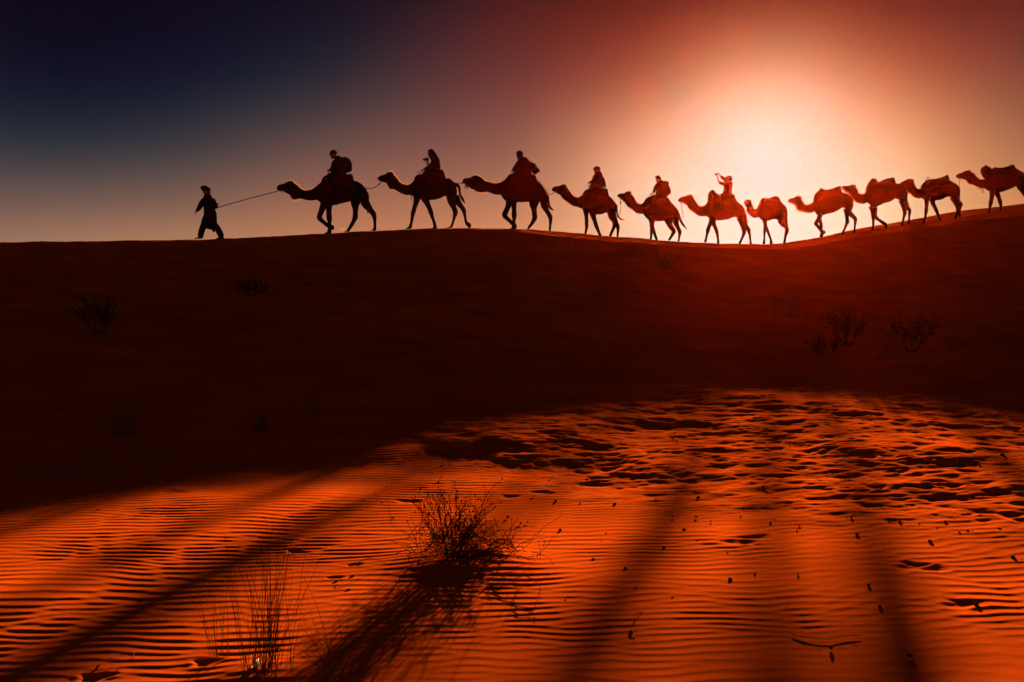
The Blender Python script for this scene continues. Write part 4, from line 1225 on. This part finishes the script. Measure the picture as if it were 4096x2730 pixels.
def tuft(px, py, blades, height, spread, label, name='grass_tuft', seed=1, mat='grass', width=0.0016, lean=0.0, base_r=0.06, droop=0.02, seedhead=0.0, cat='grass'):
    r = random.Random(seed)
    p = hit(px, py)
    mb = Mesher(p)
    for _ in range(blades):
        a = r.gauss(0, 0.5)
        d = Vector((a * spread + lean, r.gauss(0, 0.4) * spread, 1.0))
        s = p + Vector((r.gauss(0, base_r * 0.5), r.gauss(0, base_r * 0.5), -0.015))
        pts, dd = bent(s, d, height * r.uniform(0.45, 1.1), 7, 0.05, droop * r.uniform(0, 2), r)
        w = width * r.uniform(0.6, 1.3)
        for i in range(len(pts) - 1):
            t = 1 - i / len(pts)
        tri_tube(mb, pts, w, w * 0.35)
        if seedhead and r.random() < 0.6:
            bud(mb, pts[-1], seedhead * r.uniform(0.6, 1.3))
    ob = mb.build(name, mat, None, smooth=False)
    return tag(ob, label, cat)

# the bare bush in the middle of the foreground: upright stems on the left, a matted tangle on the right
shrub(1812, 2262, 13, 0.50, 0.48, "dark bare bush with upright twiggy stems in the middle of the rippled sand", 'bush', 3, lean=-0.06, twig=0.14, rad=0.0048, buds=0.0054, wob=0.07, cat='bush', lift=0.04, dense=30,
      extra=[((0.9, 0.1, 0.35), 0.38, 6, 0.25, 0.03), ((0.8, -0.3, 0.5), 0.36, 6, 0.25, 0.02), ((0.7, 0.3, 0.6), 0.42, 6, 0.22, 0.04), ((1.0, -0.1, 0.2), 0.38, 6, 0.25, 0.0),
             ((0.6, -0.2, 0.8), 0.33, 6, 0.25, 0.03), ((0.9, 0.2, 0.55), 0.46, 7, 0.25, 0.07), ((0.75, -0.35, 0.3), 0.32, 6, 0.3, 0.0), ((0.55, 0.4, 0.5), 0.33, 6, 0.3, 0.02),
             ((1.0, 0.0, 0.75), 0.51, 7, 0.15, 0.10), ((0.5, -0.5, 0.35), 0.28, 6, 0.3, 0.0), ((0.85, 0.15, 0.15), 0.34, 6, 0.25, -0.02), ((0.95, -0.25, 0.6), 0.41, 6, 0.25, 0.06)])
tuft(1068, 2700, 75, 0.76, 0.30, "tall thin grass standing at the bottom left of the foreground", seed=5, width=0.0021, base_r=0.13, lean=0.05, mat='shrub', droop=0.012)
tuft(880, 2640, 16, 0.60, 0.22, "sparse thin grass stalks left of the tall foreground grass", seed=8, width=0.0018, base_r=0.06, lean=-0.10, mat='shrub', droop=0.012)
tuft(1330, 2700, 34, 0.54, 0.75, "pale arching dry grass in the shade between the tall grass and the bush", seed=12, width=0.0018, base_r=0.09, droop=0.16)

def lying_stem(name, pts, label, r=0.0035, mat='grass', cat='twig', side=3):
    w = [hit(x, y) + Vector((0, 0, z)) for x, y, z in pts]
    w = [Vector(p) for p in catmull([tuple(p) for p in w], 4)]
    mb = Mesher(w[0])
    tri_tube(mb, w, r, r * 0.6, 5)
    rr = random.Random(int(pts[0][0]))
    for i in range(2, len(w) - 1, 3):
        d = (w[i] - w[i - 1]).normalized() + Vector((rr.uniform(-0.5, 0.5), rr.uniform(-0.5, 0.5), rr.uniform(0, 0.5)))
        for _ in range(side // 3):
            tri_tube(mb, [w[i], w[i] + d.normalized() * 0.03], r * 0.6, r * 0.3)
    return tag(mb.build(name, mat), label, cat)

lying_stem('bent_twig', [(1985, 2325, 0.03), (2060, 2330, 0.06), (2120, 2350, 0.06), (2158, 2378, 0.05), (2155, 2410, 0.03), (2140, 2440, 0.012)], "arching stem curving down to the sand right of the bush", 0.0035)
lying_stem('leafy_sprig', [(2060, 2440, 0.012), (2090, 2452, 0.02), (2120, 2462, 0.015), (2150, 2470, 0.012)], "small leafy sprig lying on the sand below the arching stem", 0.003, 'shrub', side=9)
lying_stem('fallen_twig', [(3168, 2540, 0.001), (3240, 2556, 0.002), (3310, 2563, 0.002), (3370, 2552, 0.002), (3440, 2545, 0.001)], "long bowed twig lying on the shaded sand at bottom right", 0.0025)
lying_stem('fallen_twig', [(430, 2640, 0.008), (455, 2655, 0.02), (480, 2660, 0.02), (495, 2642, 0.012)], "short pale twig on the sand at lower left", 0.0025)
lying_stem('fallen_twig', [(510, 2660, 0.008), (528, 2650, 0.02), (540, 2632, 0.03)], "upturned pale twig beside the short one at lower left", 0.0025)
lying_stem('fallen_twig', [(1135, 2190, 0.008), (1140, 2160, 0.05), (1152, 2170, 0.05), (1160, 2192, 0.008)], "looped pale stalk over the scuffed hollow behind the tall grass", 0.0025)
lying_stem('fallen_twig', [(2690, 1705, 0.008), (2708, 1716, 0.03), (2722, 1724, 0.03)], "bright straw sticking from the trampled sand in the middle distance", 0.004)
lying_stem('fallen_twig', [(3040, 1958, 0.008), (3060, 1950, 0.03), (3086, 1940, 0.05), (3090, 1936, 0.05)], "curved bright straw in the trampled sand right of centre", 0.004)
lying_stem('fallen_twig', [(2570, 2450, 0.006), (2540, 2475, 0.02), (2536, 2510, 0.02), (2546, 2540, 0.008)], "thin dark twig on the rippled sand right of the bush shadow", 0.0025)

# plants on the shaded slope
shrub(395, 1335, 11, 0.60, 0.75, "dark bush on the shaded slope at far left", 'bush', 21, 'shrub', 0.008, 1, twig=0.32, buds=0.02, cat='bush')
shrub(1010, 1185, 8, 0.36, 1.6, "low dark shrub lying flat on the upper slope at left", 'shrub', 22, 'shrub', 0.008, 1, twig=0.25, buds=0.02)
tuft(505, 1735, 90, 0.46, 0.35, "dry grass clump on the dark slope at left, the widest there", seed=31, width=0.0028, base_r=0.22, seedhead=0.005)
tuft(1045, 1725, 70, 0.40, 0.42, "seeding grass clump with pale heads at the middle of the dark slope", seed=32, width=0.0028, base_r=0.10, seedhead=0.009)
tuft(1250, 1660, 40, 0.38, 0.5, "thin faint grass clump right of the seeding one", seed=33, width=0.0026, base_r=0.12, seedhead=0.006)
tuft(2250, 1035, 60, 0.85, 0.9, "small sparkling grass patch just under the crest left of centre right", seed=34, width=0.006, base_r=0.5, seedhead=0.012)
tuft(2655, 1080, 50, 0.80, 0.6, "sparkling dry grass below the crest under the bowed rider", seed=35, width=0.006, base_r=0.3, seedhead=0.014)
tuft(3160, 1270, 80, 0.95, 0.5, "tall wispy grass with bright heads on the slope below the sun", seed=36, width=0.006, base_r=0.45, seedhead=0.014)
shrub(3385, 1385, 13, 0.68, 0.7, "rounded twiggy shrub on the rise at right", 'shrub', 37, 'shrub', 0.007, 1, twig=0.26, buds=0.013)
shrub(3300, 1440, 9, 0.45, 0.9, "low dark shrub left of the rounded twiggy one", 'shrub', 38, 'shrub', 0.006, 1, twig=0.2, buds=0.01)
shrub(3650, 1410, 14, 0.75, 1.0, "wide dark shrub in the hollow at right, largest on that slope", 'shrub', 39, 'shrub', 0.007, 1, twig=0.26, buds=0.014)
tuft(3830, 1400, 70, 0.85, 0.35, "slanting bright grass right of the wide dark shrub", seed=40, width=0.005, base_r=0.45, lean=0.55, seedhead=0.013)
tuft(3540, 1425, 45, 0.75, 0.55, "thin bright grass between the two shrubs at right", seed=41, width=0.005, base_r=0.3, seedhead=0.013)

# ------------------------------------------------------------------ stones and litter on the sand
def lump(r, size, seed):
    rr = np.random.default_rng(seed)
    v, f = [], []
    n, m = 8, 5
    for i in range(m + 1):
        a = math.pi * i / m
        for k in range(n):
            t = 2 * math.pi * k / n
            q = 1 + rr.uniform(-0.22, 0.22)
            v.append((math.sin(a) * math.cos(t) * q * size, math.sin(a) * math.sin(t) * q * size * 0.8, math.cos(a) * q * size * 0.72))
    for i in range(m):
        for k in range(n):
            f.append((i * n + k, i * n + (k + 1) % n, (i + 1) * n + (k + 1) % n, (i + 1) * n + k))
    me = bpy.data.meshes.new('stone')
    me.from_pydata(v, [], f)
    me.polygons.foreach_set('use_smooth', [True] * len(f))
    me.materials.append(M['stone'])
    return me

LUMPS = [lump(8, 1.0, s) for s in range(6)]
SINGLE = [(565, 2412, 0.020, "dark stone alone on the ripples at lower left"), (2655, 2194, 0.019, "dark stone casting a short shadow right of the bush"), (3600, 2090, 0.018, "stone on the lit ripples at right, long shadow below it"),
          (3780, 2092, 0.020, "stone with a sharp shadow near the right side, above the others there"), (3720, 2168, 0.020, "stone just below the two dark stones at right"), (3905, 2420, 0.022, "largest stone at lower right with an oblong shadow"),
          (4052, 2232, 0.022, "stone near the right edge of the picture"), (2793, 1992, 0.022, "upright stone in the trampled sand right of centre"), (1455, 2003, 0.018, "stone left of the bush top, out on the lit sand"),
          (1755, 1933, 0.020, "stone on the lit sand behind the bush, second row"), (1410, 2308, 0.018, "stone by the left side of the bush shadow"), (1345, 2330, 0.018, "stone next to the bush shadow, lower of the pair"),
          (2460, 2018, 0.020, "stone on the lit ripples above the shadow band"), (4010, 1826, 0.040, "big dark clod at the far right on the trampled sand"), (2920, 2322, 0.018, "stone with a vertical shadow below the lit ripples right of centre")]
for i, (px, py, s, label) in enumerate(SINGLE):
    ob = bpy.data.objects.new('stone', LUMPS[i % 6])
    p = hit(px, py)
    ob.location = p + Vector((0, 0, s * 0.2))
    s *= 0.9
    ob.scale = (s, s, s * 0.8)
    ob.rotation_euler = (0, 0, i * 1.3)
    COL.objects.link(ob)
    tag(ob, label, 'stone')
rs = random.Random(17)
count = 0
while count < 200:
    px, py = rs.uniform(60, 4060), rs.uniform(1560, 2640)
    if px < 1300 and rs.random() < 0.88:
        continue
    if py > 2150 and rs.random() < 0.9:
        continue
    if 1300 <= px < 2200 and rs.random() < 0.35:
        continue
    if py < 1700 and rs.random() < 0.4:
        continue
    p = hit(px, py)
    s = rs.uniform(0.006, 0.017)
    ob = bpy.data.objects.new('pebble', LUMPS[count % 6])
    ob.location = p + Vector((0, 0, s * 0.2))
    ob.scale = (s * rs.uniform(0.8, 1.3), s, s * rs.uniform(0.5, 0.85))
    ob.rotation_euler = (0, 0, rs.uniform(0, 6))
    COL.objects.link(ob)
    tag(ob, "small dark pebble scattered on the sand", 'pebble', 'pebbles scattered on the sand')
    count += 1

def build_scrap():
    p = hit(1012, 2690)
    rr = np.random.default_rng(4)
    mb = Mesher(p)
    n = 6
    for j in range(n):
        for i in range(n):
            z = j / (n - 1)
            x = (i / (n - 1) - 0.5) * 0.075 * (1 - 0.75 * z) + 0.018 * z
            mb.v.append((x + rr.uniform(-0.006, 0.006), 0.02 * math.sin(i * 1.9 + j) + rr.uniform(-0.01, 0.01), z * 0.07 + rr.uniform(-0.006, 0.006) - 0.006))
    for j in range(n - 1):
        for i in range(n - 1):
            a = j * n + i
            mb.f.append((a, a + 1, a + n + 1, a + n))
    ob = mb.build('paper_scrap', 'paper')
    sd = ob.modifiers.new('thickness', 'SOLIDIFY')
    sd.thickness = 0.0015
    tag(ob, "crumpled white scrap caught at the foot of the tall foreground grass", 'paper scrap')
build_scrap()

# ------------------------------------------------------------------ sand kicked up by the hooves
def dust(px, py, d, w, h, density, label, seed):
    rr = np.random.default_rng(seed)
    p = src(px, py, d)
    mb = Mesher(p)
    for i in range(5):
        o = Vector((rr.uniform(-0.5, 0.5) * w, rr.uniform(-0.1, 0.1), rr.uniform(-0.1, 0.6) * h))
        a, b = rr.uniform(0.25, 0.45) * w, rr.uniform(0.3, 0.55) * h
        c = p + o
        mb.tube([c - Vector((a, 0, b * 0.3)), c - Vector((a * 0.4, 0, 0)), c + Vector((a * 0.4, 0, b * 0.2)), c + Vector((a, 0, b * 0.1))], [b * 0.4, b, b * 0.9, b * 0.3], 10)
    ob = mb.build('dust_puff', 'dust', None, voxel=0.03, soft=3)
    ob['kind'] = 'stuff'
    ob['label'] = label
    return ob

dm = bpy.data.materials.new('dust')
dm.use_nodes = True
t = dm.node_tree
t.nodes.clear()
pv = t.nodes.new('ShaderNodeVolumePrincipled')
pv.inputs['Color'].default_value = (1.0, 0.35, 0.08, 1)
pv.inputs['Anisotropy'].default_value = 0.6
pv.inputs['Density'].default_value = 0.10
o = t.nodes.new('ShaderNodeOutputMaterial')
t.links.new(pv.outputs[0], o.inputs['Volume'])
M['dust'] = dm
dust(1368, 922, 40, 0.32, 0.14, 0.3, "puff of sand behind the leading camel's lifted hoof", 1)
dust(3318, 936, 47.2, 0.40, 0.16, 0.3, "puff of sand kicked up by the riderless camel right of the sun", 2)
dust(3560, 902, 48.8, 0.55, 0.2, 0.3, "bright puff of sand at the swung hoof on the slope", 3)
dust(3870, 862, 50.3, 0.5, 0.08, 0.3, "low puff of sand behind the camel with the T shaped grip", 4)

# ------------------------------------------------------------------ haze: desert air round the whole place, reddened to stand in for lens glare
def build_haze():
    x0, x1, y0, y1, z0, z1 = -345, 345, -14, 345, -4.4, 6.7
    v = [(x, y, z) for z in (z0, z1) for y in (y0, y1) for x in (x0, x1)]
    f = [(0, 2, 3, 1), (4, 5, 7, 6), (0, 1, 5, 4), (2, 6, 7, 3), (0, 4, 6, 2), (1, 3, 7, 5)]
    me = bpy.data.meshes.new('haze')
    me.from_pydata(v, [], f)
    m = bpy.data.materials.new('haze')
    m.use_nodes = True
    t = m.node_tree
    t.nodes.clear()
    p = t.nodes.new('ShaderNodeVolumePrincipled')
    p.inputs['Color'].default_value = (1.0, 0.05, 0.002, 1)
    p.inputs['Density'].default_value = 0.000056
    p.inputs['Anisotropy'].default_value = 0.92
    o = t.nodes.new('ShaderNodeOutputMaterial')
    t.links.new(p.outputs[0], o.inputs['Volume'])
    me.materials.append(m)
    ob = bpy.data.objects.new('haze', me)
    ob['kind'] = 'stuff'
    COL.objects.link(ob)

build_haze()
